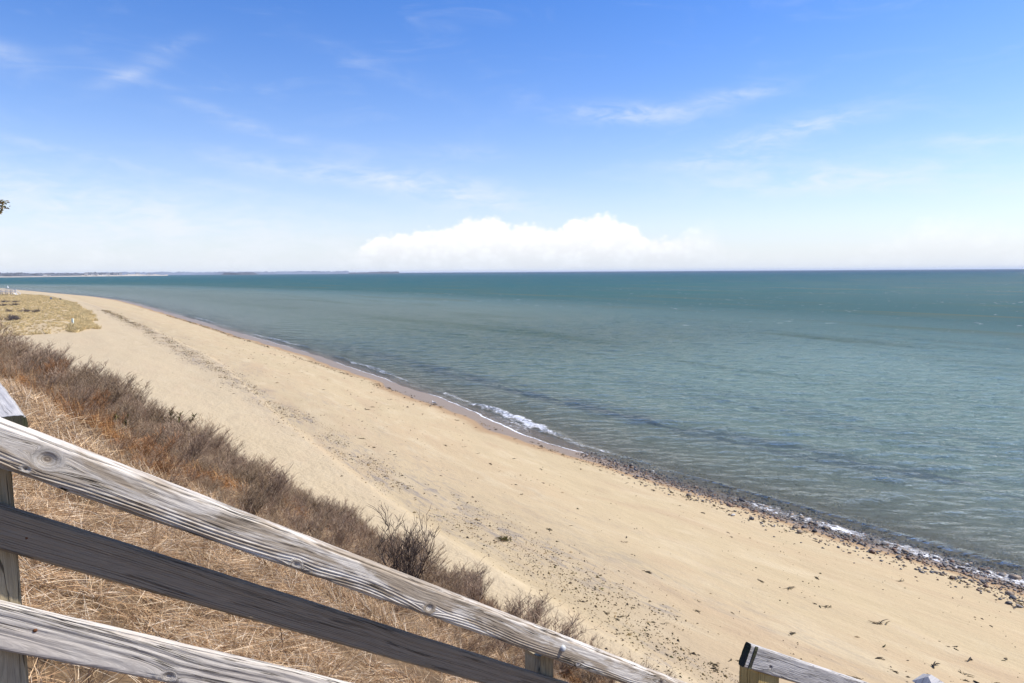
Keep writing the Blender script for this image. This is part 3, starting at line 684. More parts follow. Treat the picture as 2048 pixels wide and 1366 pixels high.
# dark rubbed stain block at the end of the rail: a tarred lap where the old joint was
zb = float(ground_z(1.15, 3.2)) - .3
ppos = Vector((1.275, 3.262, zb))
timber('post', 12.02 - zb, 0.175, 0.120, M_new, low, lo_i @ frame(ppos - LN * 0.04, (0, 0, 1), -LN), 62, nf=30, step=0.02, wear=0.001, pith=(0.3, 0.2))
pe = Vector((1.134, 3.130, 12.142)) + LDir * 2.4 - LN * 0.09
ze = float(ground_z(pe.x, pe.y)) - .3
timber('post', pe.z - ze, 0.089, 0.089, M_post, low, lo_i @ frame((pe.x, pe.y, ze), (0, 0, 1), -LN), 63, nf=20, step=0.03)
tar = timber('tar_stain', 0.024, 0.112, 0.006, M_end, low, lo_i @ frame(Vector((1.134, 3.130, 12.142)) + LDir * 0.030 + LN * 0.001, LDir, -LN), 64, nf=14, step=0.004, wear=0.0005, rnd=0.002)
p3 = empty('stair_post', (2.74, 4.25, float(ground_z(2.74, 4.25))))
tag(p3, 'pointed tip of a grey post at the bottom edge of the picture', 'post')
z3 = float(ground_z(2.74, 4.25)) - .3
shaft = timber('shaft', 11.285 - z3, 0.13, 0.13, M_low, p3, Matrix.Translation(-p3.location) @ frame((2.74, 4.25, z3), (0, 0, 1), -LN), 71, nf=20, step=0.03)
s_ = 0.075
cp = mesh_obj('point', [(-s_, -s_, 0), (s_, -s_, 0), (s_, s_, 0), (-s_, s_, 0), (-0.02, 0, 0.05), (0.02, 0, 0.05)], [[0, 1, 5, 4], [1, 2, 5], [2, 3, 4, 5], [3, 0, 4], [3, 2, 1, 0]], M_cap, p3, False)
cp.matrix_basis = Matrix.Translation((0, 0, 11.285 - p3.location.z)) @ Matrix.Rotation(R(33), 4, 'Z')
set_attr(cp, 'grain', [(x, y + 0.1, 0) for x, y, z in [(-s_, -s_, 0), (s_, -s_, 0), (s_, s_, 0), (-s_, s_, 0), (0, 0, 0), (0, 0, 0)]], 'FLOAT_VECTOR')

# ------------------------------------------------------------------ plants: helpers
def color_attr_mat(name, rough=0.8, spec=0.15, rand=0.25, trans=0.0):
    m, t = new_mat(name)
    c = t.attr('tint', 'Color')
    oi = t.node('ShaderNodeObjectInfo')
    c = t.mix(1.0, c, t.lin(oi.outputs['Random'], 0, 1, 1 - rand, 1 + rand), 'MULTIPLY')
    s = t.principled(c, rough, spec)
    if trans:
        tr = t.node('ShaderNodeBsdfTranslucent'); t.put(tr.inputs[0], c)
        mx = t.node('ShaderNodeMixShader'); mx.inputs[0].default_value = trans; t.put(mx.inputs[1], s); t.put(mx.inputs[2], tr.outputs[0]); s = mx.outputs[0]
    t.out(s)
    return m
M_straw = color_attr_mat('dead_grass', 0.75, 0.2, 0.30, 0.2)
M_twig = color_attr_mat('bare_twigs', 0.85, 0.15, 0.22)
M_leaf = color_attr_mat('evergreen_needles', 0.7, 0.25, 0.2, 0.15)
M_weed = color_attr_mat('dried_seaweed', 0.7, 0.25, 0.30)

class Soup:
    """many small strands or tubes joined into one mesh, each with its own tint"""
    def __init__(self): self.v = []; self.f = []; self.c = []
    def tube(self, pts, rads, col, sides=3):
        b = len(self.v); n = len(pts)
        for i, (P, r) in enumerate(zip(pts, rads)):
            d = (pts[min(i + 1, n - 1)] - pts[max(i - 1, 0)])
            d = d.normalized() if d.length > 1e-9 else Vector((0, 0, 1))
            u = d.orthogonal().normalized(); w = d.cross(u)
            for k in range(sides):
                a = 6.28319 * k / sides
                self.v.append(P + (u * math.cos(a) + w * math.sin(a)) * r); self.c.append(col)
        for i in range(n - 1):
            for k in range(sides):
                k2 = (k + 1) % sides
                self.f.append((b + i * sides + k, b + i * sides + k2, b + (i + 1) * sides + k2, b + (i + 1) * sides + k))
    def ribbon(self, pts, wid, side, col):
        b = len(self.v); n = len(pts)
        for i, P in enumerate(pts):
            w = wid * (1 - 0.75 * (i / (n - 1)) ** 2) * 0.5
            self.v += [P - side * w, P + side * w]; self.c += [col, col]
        for i in range(n - 1): self.f.append((b + 2 * i, b + 2 * i + 1, b + 2 * i + 3, b + 2 * i + 2))
    def build(self, name, mat, parent=None, link=True):
        o = mesh_obj(name, [tuple(p) for p in self.v], self.f, mat, parent, smooth=True, link=link)
        set_attr(o, 'tint', np.array(self.c), 'FLOAT_COLOR')
        return o
def pick(rng, pal, jit=0.12):
    c = pal[rng.randrange(len(pal))]; k = 1 + rng.uniform(-jit, jit) * 1.5
    return (c[0] * k, c[1] * k, c[2] * k)

STRAW = [(0.594, 0.430, 0.254), (0.513, 0.353, 0.201), (0.675, 0.533, 0.361), (0.387, 0.245, 0.135), (0.279, 0.168, 0.090), (0.549, 0.378, 0.213), (0.702, 0.593, 0.451), (0.180, 0.103, 0.057), (0.414, 0.258, 0.135)]
RUST = [(0.36, 0.17, 0.06), (0.30, 0.13, 0.045), (0.42, 0.23, 0.09), (0.25, 0.12, 0.05), (0.46, 0.28, 0.12)]
DUNEG = [(0.648, 0.518, 0.269), (0.576, 0.444, 0.213), (0.702, 0.574, 0.334), (0.504, 0.388, 0.186)]
def grass_clump(seed, n, rad, lmin, lmax, lean0, lean1, wid, pal, segs=4):
    rng = random.Random(seed); s = Soup()
    comb = rng.uniform(0, 6.28)
    for i in range(n):
        r = rad * math.sqrt(rng.random()); a = rng.uniform(0, 6.28)
        P = Vector((r * math.cos(a), r * math.sin(a), rng.uniform(-0.02, 0.03)))
        az_ = comb + rng.gauss(0, 1.5); lean = R(rng.uniform(lean0, lean1)); L = rng.uniform(lmin, lmax)
        d = Vector((math.sin(lean) * math.cos(az_), math.sin(lean) * math.sin(az_), math.cos(lean)))
        pts = [P.copy()]; col = pick(rng, pal)
        droop = rng.uniform(0.1, 0.5); bend = rng.uniform(-.5, .5)
        for k in range(segs - 1):
            d = (d + Vector((-math.sin(az_) * bend, math.cos(az_) * bend, -droop)) * 0.33).normalized()
            P = P + d * (L / (segs - 1)); P.z = max(P.z, rng.uniform(0.0, 0.03)); pts.append(P.copy())
        side = d.cross(Vector((rng.uniform(-1, 1), rng.uniform(-1, 1), rng.uniform(-1, 1)))).normalized()
        s.ribbon(pts, wid * rng.uniform(0.6, 1.4), side, col)
    return s

def scatter(name, variants, pts, yaw, tilt, scl, idx):
    me = bpy.data.meshes.new(name); me.from_pydata([tuple(p) for p in pts], [], []); me.update()
    o = bpy.data.objects.new(name, me); COL.objects.link(o)
    set_attr(o, 'rot', np.stack([tilt[:, 0], tilt[:, 1], yaw], -1), 'FLOAT_VECTOR')
    set_attr(o, 'scl', scl)
    a = me.attributes.new('idx', 'INT', 'POINT'); a.data.foreach_set('value', np.asarray(idx, np.int32))
    col = bpy.data.collections.new(name + '_kinds')
    for v in variants: col.objects.link(v)
    ng = bpy.data.node_groups.new(name + '_scatter', 'GeometryNodeTree')
    ng.interface.new_socket('Geometry', in_out='INPUT', socket_type='NodeSocketGeometry')
    ng.interface.new_socket('Geometry', in_out='OUTPUT', socket_type='NodeSocketGeometry')
    N = ng.nodes; gi = N.new('NodeGroupInput'); go = N.new('NodeGroupOutput')
    ci = N.new('GeometryNodeCollectionInfo'); ci.inputs['Collection'].default_value = col
    ci.inputs['Separate Children'].default_value = True; ci.inputs['Reset Children'].default_value = True
    ip = N.new('GeometryNodeInstanceOnPoints'); ip.inputs['Pick Instance'].default_value = True
    def na(nm, typ):
        n = N.new('GeometryNodeInputNamedAttribute'); n.data_type = typ; n.inputs['Name'].default_value = nm
        return next(s_ for s_ in n.outputs if s_.enabled and s_.name == 'Attribute')
    er = N.new('FunctionNodeEulerToRotation')
    L = ng.links.new
    L(gi.outputs[0], ip.inputs['Points']); L(ci.outputs[0], ip.inputs['Instance'])
    L(na('idx', 'INT'), ip.inputs['Instance Index']); L(na('rot', 'FLOAT_VECTOR'), er.inputs[0]); L(er.outputs[0], ip.inputs['Rotation'])
    L(na('scl', 'FLOAT'), ip.inputs['Scale']); L(ip.outputs[0], go.inputs[0])
    md = o.modifiers.new('scatter', 'NODES'); md.node_group = ng
    return o
def in_view(x, y, z, mx=140, my=120):
    u, v, d = project(x, y, z)
    return (d > 0.5) & (u > -mx) & (u < 2048 + mx) & (v > 300) & (v < 1366 + my)
SLOPE_TILT = math.atan(0.66)
rng = np.random.default_rng(77)

def bluff_points(p0, p1, q0, q1, dens, tmin, tmax, dmin=-0.3):
    n = int((p1 - p0) * (q1 - q0) * dens)
    p = rng.uniform(p0, p1, n); q = rng.uniform(q0, q1, n)
    x, y = XY(p, q); z = ground_z(x, y); tt = np.hypot(x, y)
    k = (fbm(p / 0.55, q / 0.55, 98, 3) > 0.36) & (tt >= tmin) & (tt < tmax) & (bluff_in(p, q) > dmin + rng.uniform(0, 0.8, n)) & in_view(x, y, z)
    return p[k], q[k], x[k], y[k], z[k]

# dead matted grass over the face of the bluff
near_k = [grass_clump(100 + i, 130, 0.20, 0.07, 0.32, 52, 98, 0.0036, STRAW).build('straw_near', M_straw, link=False) for i in range(8)]
stand_k = [grass_clump(120 + i, 26, 0.10, 0.25, 0.62, 8, 45, 0.0034, STRAW).build('straw_tuft', M_straw, link=False) for i in range(4)]
far_k = [grass_clump(140 + i, 150, 0.36, 0.10, 0.40, 40, 95, 0.0062, STRAW, 3).build('straw_far', M_straw, link=False) for i in range(6)]
rust_k = [grass_clump(160 + i, 90, 0.30, 0.2, 0.55, 40, 90, 0.0070, RUST, 3).build('rust_far', M_straw, link=False) for i in range(4)]
A = bluff_points(-3, 16, -4, 9, 52, 1.2, 9.0)
n1 = len(A[0]); i1 = np.where(rng.random(n1) < 0.95, rng.integers(0, 8, n1), rng.integers(8, 12, n1))
B = bluff_points(4, 62, -9, 14.5, 12, 9.0, 75)
n2 = len(B[0])
rusty = (fbm(B[0] / 3.5, B[1] / 2.0, 91, 3) + 0.42 * np.exp(-((B[0] - 18) / 5.5) ** 2 - ((B[1] - 1.3) / 1.3) ** 2)) > 0.70
i2 = np.where(rusty, rng.integers(18, 22, n2), rng.integers(12, 18, n2))
pts = np.concatenate([np.stack(A[2:], -1), np.stack(B[2:], -1)])
N_ = n1 + n2
tilt = np.stack([rng.normal(0, .08, N_) - 0.35, rng.normal(0, .08, N_) + 0.45], -1) * 0.9
yaw = rng.uniform(0, 6.28, N_) * 0
tilt = np.stack([np.full(N_, -SLOPE_TILT * 0.6), np.full(N_, SLOPE_TILT * 0.8)], -1) + rng.normal(0, .10, (N_, 2))
kinds = near_k + stand_k + far_k + rust_k
# the tilt follows the slope: each kind is spun by having several differently combed variants
g1 = scatter('dead_grass', kinds, pts, yaw, tilt, rng.uniform(0.75, 1.3, N_), np.concatenate([i1, i2]))
for k_, o_ in enumerate(kinds): o_.name = 'straw_%02d' % k_
tag(g1, 'matted straw-coloured dead grass covering the bluff face', 'grass', kind='stuff')

# marram grass on the low dune far down the beach
dune_k = [grass_clump(180 + i, 60, 0.55, 0.5, 1.0, 10, 55, 0.05, DUNEG, 3).build('marram', M_straw, link=False) for i in range(5)]
n = 26000
p = rng.uniform(161, 470, n); q = rng.uniform(-30, 26, n)
x, y = XY(p, q)
edge_n = dune(p) - q + (fbm(p / 6, q / 3, 9, 3) - .5) * 5
k = (edge_n > 0.4) & (fbm(p / 5, q / 3, 95, 3) > 0.30) & in_view(x, y, ground_z(x, y), 60)
x, y, p, q, edge_n = x[k], y[k], p[k], q[k], edge_n[k]
z = ground_z(x, y)
g2 = scatter('marram_grass', dune_k, np.stack([x, y, z], -1), rng.uniform(0, 6.28, len(x)), rng.normal(0, .1, (len(x), 2)), rng.uniform(0.6, 1.2, len(x)) * np.where(edge_n < 4, 0.95, 0.40), rng.integers(0, 5, len(x)))
tag(g2, 'yellow marram grass on the low dune down the beach', 'grass', kind='stuff')

# ------------------------------------------------------------------ bare shrubs
def shrub_soups(seed, Hh, stems, spread, lean, pal, up=0.55, nb=3, ntw=4, r0=0.011, upright=False):
    rng_ = random.Random(seed); a = Soup(); b = Soup()
    for s_i in range(stems):
        az_ = rng_.uniform(0, 6.28); out_ = rng_.uniform(0.05, spread)
        d = Vector((math.cos(az_) * out_, math.sin(az_) * out_, 1)) + Vector(lean); d.normalize()
        P = Vector((math.cos(az_) * 0.10 * rng_.random(), math.sin(az_) * 0.10 * rng_.random(), -0.08))
        L = Hh * rng_.uniform(0.65, 1.05); n = 6; pts = [P.copy()]; dirs = [d.copy()]
        col = pick(rng_, pal)
        for k in range(n):
            d = (d + Vector((rng_.gauss(0, .16), rng_.gauss(0, .16), up * 0.12))).normalized()
            P = P + d * (L / n); pts.append(P.copy()); dirs.append(d.copy())
        rr0 = r0 * rng_.uniform(0.7, 1.2)
        a.tube(pts, [rr0 * (1 - 0.72 * k / n) for k in range(n + 1)], col, 4)
        for k in range(1, n + 1):
            for j in range(nb if k > 1 else 1):
                az2 = rng_.uniform(0, 6.28); dv = (dirs[k] * 0.75 + Vector((math.cos(az2), math.sin(az2), rng_.uniform(0.1, 0.7))) * 0.75 + Vector(lean) * 0.5).normalized()
                Lb = Hh * rng_.uniform(0.16, 0.36) * (1.15 - 0.5 * k / n); P2 = pts[k].lerp(pts[k - 1], rng_.random()); q2 = [P2.copy()]; dd = []
                c2 = pick(rng_, pal)
                for m_ in range(3):
                    dv = (dv + Vector((rng_.gauss(0, .2), rng_.gauss(0, .2), 0.12))).normalized(); P2 = P2 + dv * (Lb / 3); q2.append(P2.copy()); dd.append(dv.copy())
                b.tube(q2, [rr0 * .42, rr0 * .36, rr0 * .30, rr0 * .2], c2, 3)
                for m_ in range(ntw):
                    kk = rng_.randrange(1, 4); az3 = rng_.uniform(0, 6.28)
                    d3 = (dd[kk - 1] * 0.8 + Vector((math.cos(az3), math.sin(az3), rng_.uniform(0, .6))) * 0.7).normalized()
                    Lt = Hh * rng_.uniform(0.06, 0.16); P3 = q2[kk]; P4 = P3 + d3 * Lt * .5; d3 = (d3 + Vector((rng_.gauss(0, .25), rng_.gauss(0, .25), .15))).normalized()
                    b.tube([P3, P4, P4 + d3 * Lt * .5], [rr0 * .26, rr0 * .22, rr0 * .14], pick(rng_, pal), 3)
    return a, b
GREY = [(0.298, 0.213, 0.133), (0.232, 0.162, 0.099), (0.365, 0.269, 0.179), (0.166, 0.109, 0.071), (0.430, 0.332, 0.229)]
PLUM = [(0.282, 0.198, 0.136), (0.339, 0.246, 0.172), (0.199, 0.132, 0.092), (0.414, 0.313, 0.222)]
REDB = [(0.24, 0.125, 0.06), (0.30, 0.16, 0.075), (0.20, 0.10, 0.05)]
DARK = [(0.085, 0.065, 0.055), (0.11, 0.085, 0.07), (0.07, 0.052, 0.045)]
LEAN = (0.30, 0.16, 0.0)
shrub_meshes = []
for i in range(6): shrub_meshes.append(shrub_soups(300 + i, 1.0, 12, 0.62, LEAN, GREY if i % 2 else PLUM, nb=3, ntw=4))
for i in range(2): shrub_meshes.append(shrub_soups(320 + i, 1.0, 12, 0.75, LEAN, REDB, nb=3, ntw=4))
protos = []
for a_, b_ in shrub_meshes:
    oa = a_.build('stems', M_twig, link=False); ob = b_.build('twigs', M_twig, link=False); protos.append((oa.data, ob.data))
def add_shrub(kind, x, y, hgt, yaw_, label, group, wid=1.0, name='bare_shrub'):
    e = empty(name, (x, y, float(ground_z(x, y)) - 0.02), yaw_); e.scale = (hgt * wid, hgt * wid, hgt)
    for nm, me in zip(('stems', 'twigs'), protos[kind]):
        o = bpy.data.objects.new(nm, me); COL.objects.link(o); o.parent = e
    return tag(e, label, 'shrub', group)
rs = random.Random(9)
cand = []
tries = 0
while len(cand) < 299 and tries < 30000:
    tries += 1
    p = rs.uniform(7, 59); q = rs.uniform(-7, 13.4)
    d = float(bluff_in(np.array(p), np.array(q)))
    qmin = float(np.interp(p, [7, 8, 10, 12, 14, 18, 25, 34, 60], [8.0, 6.4, 4.4, 3.3, 2.4, 1.3, -1, -4, -7]))
    if d < 0.05 or q < qmin: continue
    x, y = XY(p, q); z = float(ground_z(x, y)); tt = math.hypot(x, y)
    if not in_view(np.array(x), np.array(y), np.array(z), 120): continue
    sep = (0.40 + 0.017 * tt) * rs.uniform(0.55, 1.45)
    if any((x - c[0]) ** 2 + (y - c[1]) ** 2 < sep * sep for c in cand): continue
    cand.append((x, y, p, q, d, tt))
cand.sort(key=lambda c: c[5])
for x, y, p, q, d, tt in cand:
    h_ = float(np.interp(tt, [10, 16, 24, 40, 60], [0.46, 0.70, 0.98, 1.25, 1.35])) * rs.uniform(0.55, 1.3)
    if d < 1.2: h_ *= 0.85
    if p < 17 and q > 7: h_ *= 1.35
    red = 12 < p < 24 and q < 3.2 and rs.random() < 0.45
    kind = rs.randrange(6, 8) if red else rs.randrange(6)
    if p > 40 and q < 7:
        lab = 'large windswept bare shrub on the bluff end'; h_ *= 1.25; g_ = 'large shrubs at the far end of the bluff'
    elif red: lab = 'low rust-brown bare shrub among the dead grass'; g_ = 'rust-brown shrubs on the bluff'
    elif d < 3.0: lab = 'bare brown shrub at the bluff foot'; g_ = 'shrubs along the foot of the bluff'
    else: lab = 'bare brown shrub in the bluff thicket'; g_ = 'shrubs in the thicket on the bluff'
    u_ = float(project(x, y, float(ground_z(x, y)))[0])
    if 'rust' not in lab: lab += ', left of the olive juniper' if u_ < 345 else ', between the juniper and the tall dark shrub' if u_ < 800 else ', right of the tall dark shrub'
    add_shrub(kind, x, y, h_, rs.uniform(-0.7, 0.7), lab, g_, rs.uniform(0.95, 1.35))
# tangled low undergrowth between and below the shrubs
und = [shrub_soups(440 + i, 1.0, 14, 0.95, LEAN, GREY if i % 2 else REDB[:1] + PLUM, nb=2, ntw=3, r0=0.010) for i in range(4)]
und_k = []
for i, (a_, b_) in enumerate(und):
    m_ = Soup(); m_.v = a_.v + b_.v; m_.c = a_.c + b_.c; m_.f = list(a_.f) + [tuple(k + len(a_.v) for k in f) for f in b_.f]
    und_k.append(m_.build('brush_%d' % i, M_twig, link=False))
n = 9000; p = rng.uniform(6, 58, n); q = rng.uniform(-6, 13.4, n); x, y = XY(p, q); z = ground_z(x, y)
lowq = np.interp(p, [6, 7, 8, 10, 12, 14, 18, 25, 34, 60], [8.0, 6.8, 5.2, 3.4, 2.4, 1.6, 0.6, -2, -5, -7]) + (fbm(p / 1.5, q / 1.5, 97, 3) - .5) * 2.4
k = (q > lowq) & (bluff_in(p, q) > 0.0) & in_view(x, y, z) & (rng.random(n) < np.interp(np.hypot(x, y), [8, 14, 40], [0.62, 0.40, 0.20]))
x, y, z = x[k], y[k], z[k]; tt = np.hypot(x, y)
g3 = scatter('low_brush', und_k, np.stack([x, y, z], -1), rng.uniform(-.8, .8, len(x)), rng.normal(0, .12, (len(x), 2)), np.interp(tt, [8, 14, 25, 50], [0.26, 0.38, 0.55, 0.7]) * rng.uniform(.55, 1.35, len(x)), rng.integers(0, 4, len(x)))
tag(g3, 'tangle of low bare brush between the shrubs on the bluff', 'brush', kind='stuff')
# the tall dark shrub standing clear of the thicket
a_, b_ = shrub_soups(401, 1.85, 9, 0.42, (0.05, 0.02, 0), DARK, up=1.0, nb=3, ntw=4, r0=0.017)
ts = empty('tall_bare_shrub', (-2.05, 11.84, float(ground_z(-2.05, 11.84)) - 0.03))
a_.build('stems', M_twig, ts); b_.build('twigs', M_twig, ts)
tag(ts, 'tall dark upright bare shrub rising above the thicket behind the top rail', 'shrub')
a_, b_ = shrub_soups(402, 0.9, 5, 0.5, (0.25, 0.1, 0), DARK, up=0.8, nb=2, ntw=3, r0=0.010)
for (x, y, s_, lb) in ((2.35, 13.2, 1.0, 'sparse dark bare sapling beside the end of the top rail'), (1.55, 12.2, 0.8, 'small sparse bare sapling just above the top rail near its right end')):
    e = empty('sapling', (x, y, float(ground_z(x, y)) - .03)); e.scale = (s_, s_, s_)
    a_.build('stems', M_twig, e); b_.build('twigs', M_twig, e); tag(e, lb, 'shrub')

# evergreen sprigs in the thicket
def conifer(name, x, y, hgt, seed, label, pal, n=60):
    rng_ = random.Random(seed); e = empty(name, (x, y, float(ground_z(x, y)) - .03)); st = Soup(); lf = Soup()
    for s_i in range(5):
        az_ = rng_.uniform(0, 6.28); d = Vector((math.cos(az_) * .5 + .25, math.sin(az_) * .5, 1)).normalized(); P = Vector((0, 0, 0)); pts = [P.copy()]
        for k in range(5):
            d = (d + Vector((rng_.gauss(0, .2), rng_.gauss(0, .2), .05))).normalized(); P = P + d * hgt / 5 * rng_.uniform(.7, 1.1); pts.append(P.copy())
            for j in range(n // 5):
                a2 = rng_.uniform(0, 6.28); dd = (d * .7 + Vector((math.cos(a2), math.sin(a2), rng_.uniform(-.1, .6)))).normalized(); L = hgt * rng_.uniform(.08, .2)
                Q = pts[-2].lerp(P, rng_.random()); side = dd.cross(Vector((rng_.uniform(-1, 1), rng_.uniform(-1, 1), 1))).normalized()
                lf.ribbon([Q, Q + dd * L * .5, Q + dd * L], hgt * .035, side, pick(rng_, pal, .25))
        st.tube(pts, [.012 * hgt, .011 * hgt, .009 * hgt, .007 * hgt, .005 * hgt, .003 * hgt], (0.10, 0.07, 0.05), 4)
    st.build('stems', M_twig, e); lf.build('foliage', M_leaf, e)
    return tag(e, label, 'shrub')
OLIVE = [(0.085, 0.080, 0.022), (0.11, 0.085, 0.025), (0.06, 0.062, 0.02), (0.14, 0.095, 0.03)]
conifer('juniper', -19.6, 38.8, 1.9, 1, 'dark olive juniper poking above the thicket against the sand', OLIVE, 90)
conifer('juniper', -10.2, 17.4, 0.75, 2, 'small olive evergreen sprig among rust-brown grass', OLIVE)
conifer('juniper', -0.15, 14.3, 0.55, 3, 'low olive evergreen in thicket right of the tall shrub', OLIVE)

# bramble canes sticking out of the grass by the railing
rs = random.Random(21)
for i, (x, y, L, lb) in enumerate(((-2.60, 3.54, 0.30, 'upright dark bramble cane between the lower rails near left post'), (-2.44, 3.62, 0.22, 'thin dark twig beside the upright cane near left post'),
        (-2.08, 2.86, 0.34, 'reddish cane under the bottom rail by the left post'), (-1.98, 2.92, 0.30, 'second reddish cane under the bottom rail, right of the first'),
        (-2.30, 3.52, 0.20, 'short slanting dark twig above the bottom rail'), (-1.30, 3.72, 0.26, 'slanting dark twig in the grass between middle and bottom rails'),
        (-1.05, 4.15, 0.30, 'dark twig leaning right in grass under the middle rail'), (-0.70, 5.60, 0.42, 'branched dead stalk in grass between top and middle rails'),
        (-0.20, 6.30, 0.45, 'dead stalk in grass beneath the top rail near mid length'), (-3.10, 5.70, 0.40, 'reddish cane arching in grass above the middle rail'),
        (-2.20, 6.10, 0.45, 'thin dark stalk in grass above the middle rail'), (-4.60, 8.60, 0.55, 'dark twig in grass above the top rail at left'), (-3.90, 9.40, 0.5, 'thin bare twig in grass above the top rail'))):
    e = empty('bramble_cane', (x, y, float(ground_z(x, y)) - .03)); s_ = Soup()
    pal = [(0.12, 0.045, 0.035), (0.08, 0.05, 0.04)] if 'red' in lb else [(0.06, 0.04, 0.035), (0.09, 0.06, 0.05)]
    d = Vector((rs.uniform(-.2, .5), rs.uniform(-.3, .3), 1)).normalized(); P = Vector((0, 0, 0)); pts = [P.copy()]
    for k in range(5):
        d = (d + Vector((rs.gauss(0, .12), rs.gauss(0, .12), 0))).normalized(); P = P + d * L / 5; pts.append(P.copy())
    s_.tube(pts, [.0045, .0042, .0038, .0034, .003, .0024], pal[0], 5); s_.build('cane', M_twig, e)
    s2 = Soup()
    for k in range(3):
        Q = pts[2 + k]; dd = (d + Vector((rs.uniform(-1, 1), rs.uniform(-1, 1), .3))).normalized()
        s2.tube([Q, Q + dd * L * .16, Q + dd * L * .25], [.0022, .0018, .0012], pal[1], 4)
    s2.build('side_shoots', M_twig, e)
    tag(e, lb, 'cane')

# low dark shrubs on the dune
a_, b_ = shrub_soups(430, 1.0, 16, 1.3, (0.2, 0.1, 0), [(0.13, 0.11, 0.105), (0.17, 0.14, 0.125), (0.10, 0.085, 0.085)], up=0.1, nb=3, ntw=3, r0=0.03)
ma, mb = a_.build('stems', M_twig, link=False).data, b_.build('twigs', M_twig, link=False).data
for i, (x, y) in enumerate(((-176, 236), (-172, 236), (-178, 231), (-194, 262), (-190, 262), (-143, 194), (-139, 194.5), (-136, 195), (-146, 193), (-120, 158), (-117, 160), (-121, 165), (-115, 157))):
    e = empty('dune_shrub', (x, y, float(ground_z(x, y)) - .1), i * 1.1); e.scale = (2.6, 1.8, 1.2)
    for nm, me in (('stems', ma), ('twigs', mb)):
        o = bpy.data.objects.new(nm, me); COL.objects.link(o); o.parent = e
    tag(e, 'low dark spreading shrub on the marram dune at left', 'shrub', 'dark shrubs on the dune')

# ------------------------------------------------------------------ tree at the left edge: only a bough reaches into view
def bough_tree():
    e = empty('oak_tree', (-29.2, 35.5, float(ground_z(-29.2, 35.5)) - .1)); rng_ = random.Random(8)
    tr = Soup(); lf = Soup(); z0 = e.location.z
    tr.tube([Vector((0, 0, 0)), Vector((.05, 0, 1.5)), Vector((-.1, .1, 3.2)), Vector((-.05, 0, 5.2)), Vector((0, .1, 7.2))], [.2, .16, .13, .09, .03], (0.11, 0.09, 0.07), 8)
    tips = []
    for k in range(16):
        zb = rng_.uniform(2.4, 6.8); a = rng_.uniform(1.2, 5.1); L = rng_.uniform(1.4, 2.4) * (1.2 - zb / 9)
        tips.append((Vector((0, 0, zb)), Vector((math.cos(a) * L, math.sin(a) * L, zb + rng_.uniform(.2, .9)))))
    tips.append((Vector((0, 0, 4.6)), Vector((3.16, -.1, 17.64 - z0)))); tips.append((Vector((0, 0, 4.4)), Vector((3.06, .05, 17.34 - z0))))
    for P0, P1 in tips:
        mid = (P0 + P1) / 2 + Vector((0, 0, .15)); tr.tube([P0, mid, P1], [.05, .03, .008], (0.11, 0.09, 0.07), 5)
        for j in range(150 if P1.x > 2.5 else 44):
            Q = mid.lerp(P1, rng_.uniform(0.1, 1.12)) + Vector((rng_.gauss(0, .09), rng_.gauss(0, .12), rng_.gauss(0, .06)))
            dd = Vector((rng_.uniform(-1, 1), rng_.uniform(-1, 1), rng_.uniform(-.6, .6))).normalized(); side = dd.orthogonal().normalized()
            lf.ribbon([Q - dd * .03, Q + side * .01 + dd * .03, Q + dd * .10], .085, side, pick(rng_, [(0.13, 0.10, 0.025), (0.19, 0.13, 0.04), (0.09, 0.085, 0.025), (0.22, 0.14, 0.06)]))
    tr.build('trunk', M_twig, e); lf.build('crown', M_leaf, e)
    tag(e, 'tree with brownish olive leaves whose bough tip shows at the left edge against the sky', 'tree')
bough_tree()

# ------------------------------------------------------------------ stones along the waterline
def stone_mat(name, base, wetness):
    m, t = new_mat(name); tc = t.node('ShaderNodeTexCoord'); oi = t.node('ShaderNodeObjectInfo')
    n = t.noise(tc.outputs['Object'], 5, 4, 0.65); n2 = t.noise(tc.outputs['Object'], 22, 3, 0.6)
    c = t.mix(t.smooth(n, .3, .7), tuple(v * .6 for v in base), tuple(v * 1.25 for v in base))
    c = t.mix(t.mul(t.smooth(n2, .5, .75), .4), c, tuple(v * .45 for v in base))
    c = t.mix(1.0, c, t.lin(oi.outputs['Random'], 0, 1, 0.65, 1.35), 'MULTIPLY')
    t.out(t.principled(c, 0.75 - 0.45 * wetness, 0.25 + 0.25 * wetness, t.bump(n2, .5, .05)))
    return m
M_stones = [stone_mat('stone_dark_wet', (0.068, 0.062, 0.058), .6), stone_mat('stone_grey', (0.215, 0.205, 0.195), .3), stone_mat('stone_tan', (0.28, 0.215, 0.15), .3),
            stone_mat('stone_rust', (0.16, 0.085, 0.045), .6), stone_mat('stone_white', (0.46, 0.44, 0.41), .2)]
def stone_mesh(seed):
    import bmesh
    bm = bmesh.new(); bmesh.ops.create_icosphere(bm, subdivisions=2, radius=0.5); rg = random.Random(seed)
    ax = [Vector((rg.gauss(0, 1), rg.gauss(0, 1), rg.gauss(0, 1))).normalized() for _ in range(9)]; cut = [rg.uniform(.30, .44) for _ in ax]
    for v in bm.verts:
        for n_, c_ in zip(ax, cut):
            d = v.co.dot(n_)
            if d > c_: v.co -= n_ * (d - c_) * 0.8
        v.co.x *= 1.15; v.co.z *= 0.62
    me = bpy.data.meshes.new('stone'); bm.to_mesh(me); bm.free()
    me.polygons.foreach_set('use_smooth', np.ones(len(me.polygons), bool))
    return me
sm = {}
for s_i in range(5):
    for m_i in range(5):
        me = stone_mesh(s_i + 1); me.materials.append(M_stones[m_i]); sm[(s_i, m_i)] = me
SLAB = ['dark wet cobble in the stony strip along the waterline', 'grey cobble in the stony strip along the waterline', 'tan cobble in the stony strip along the waterline',
        'rust-stained cobble in the stony strip along the waterline', 'pale cobble in the stony strip along the waterline']
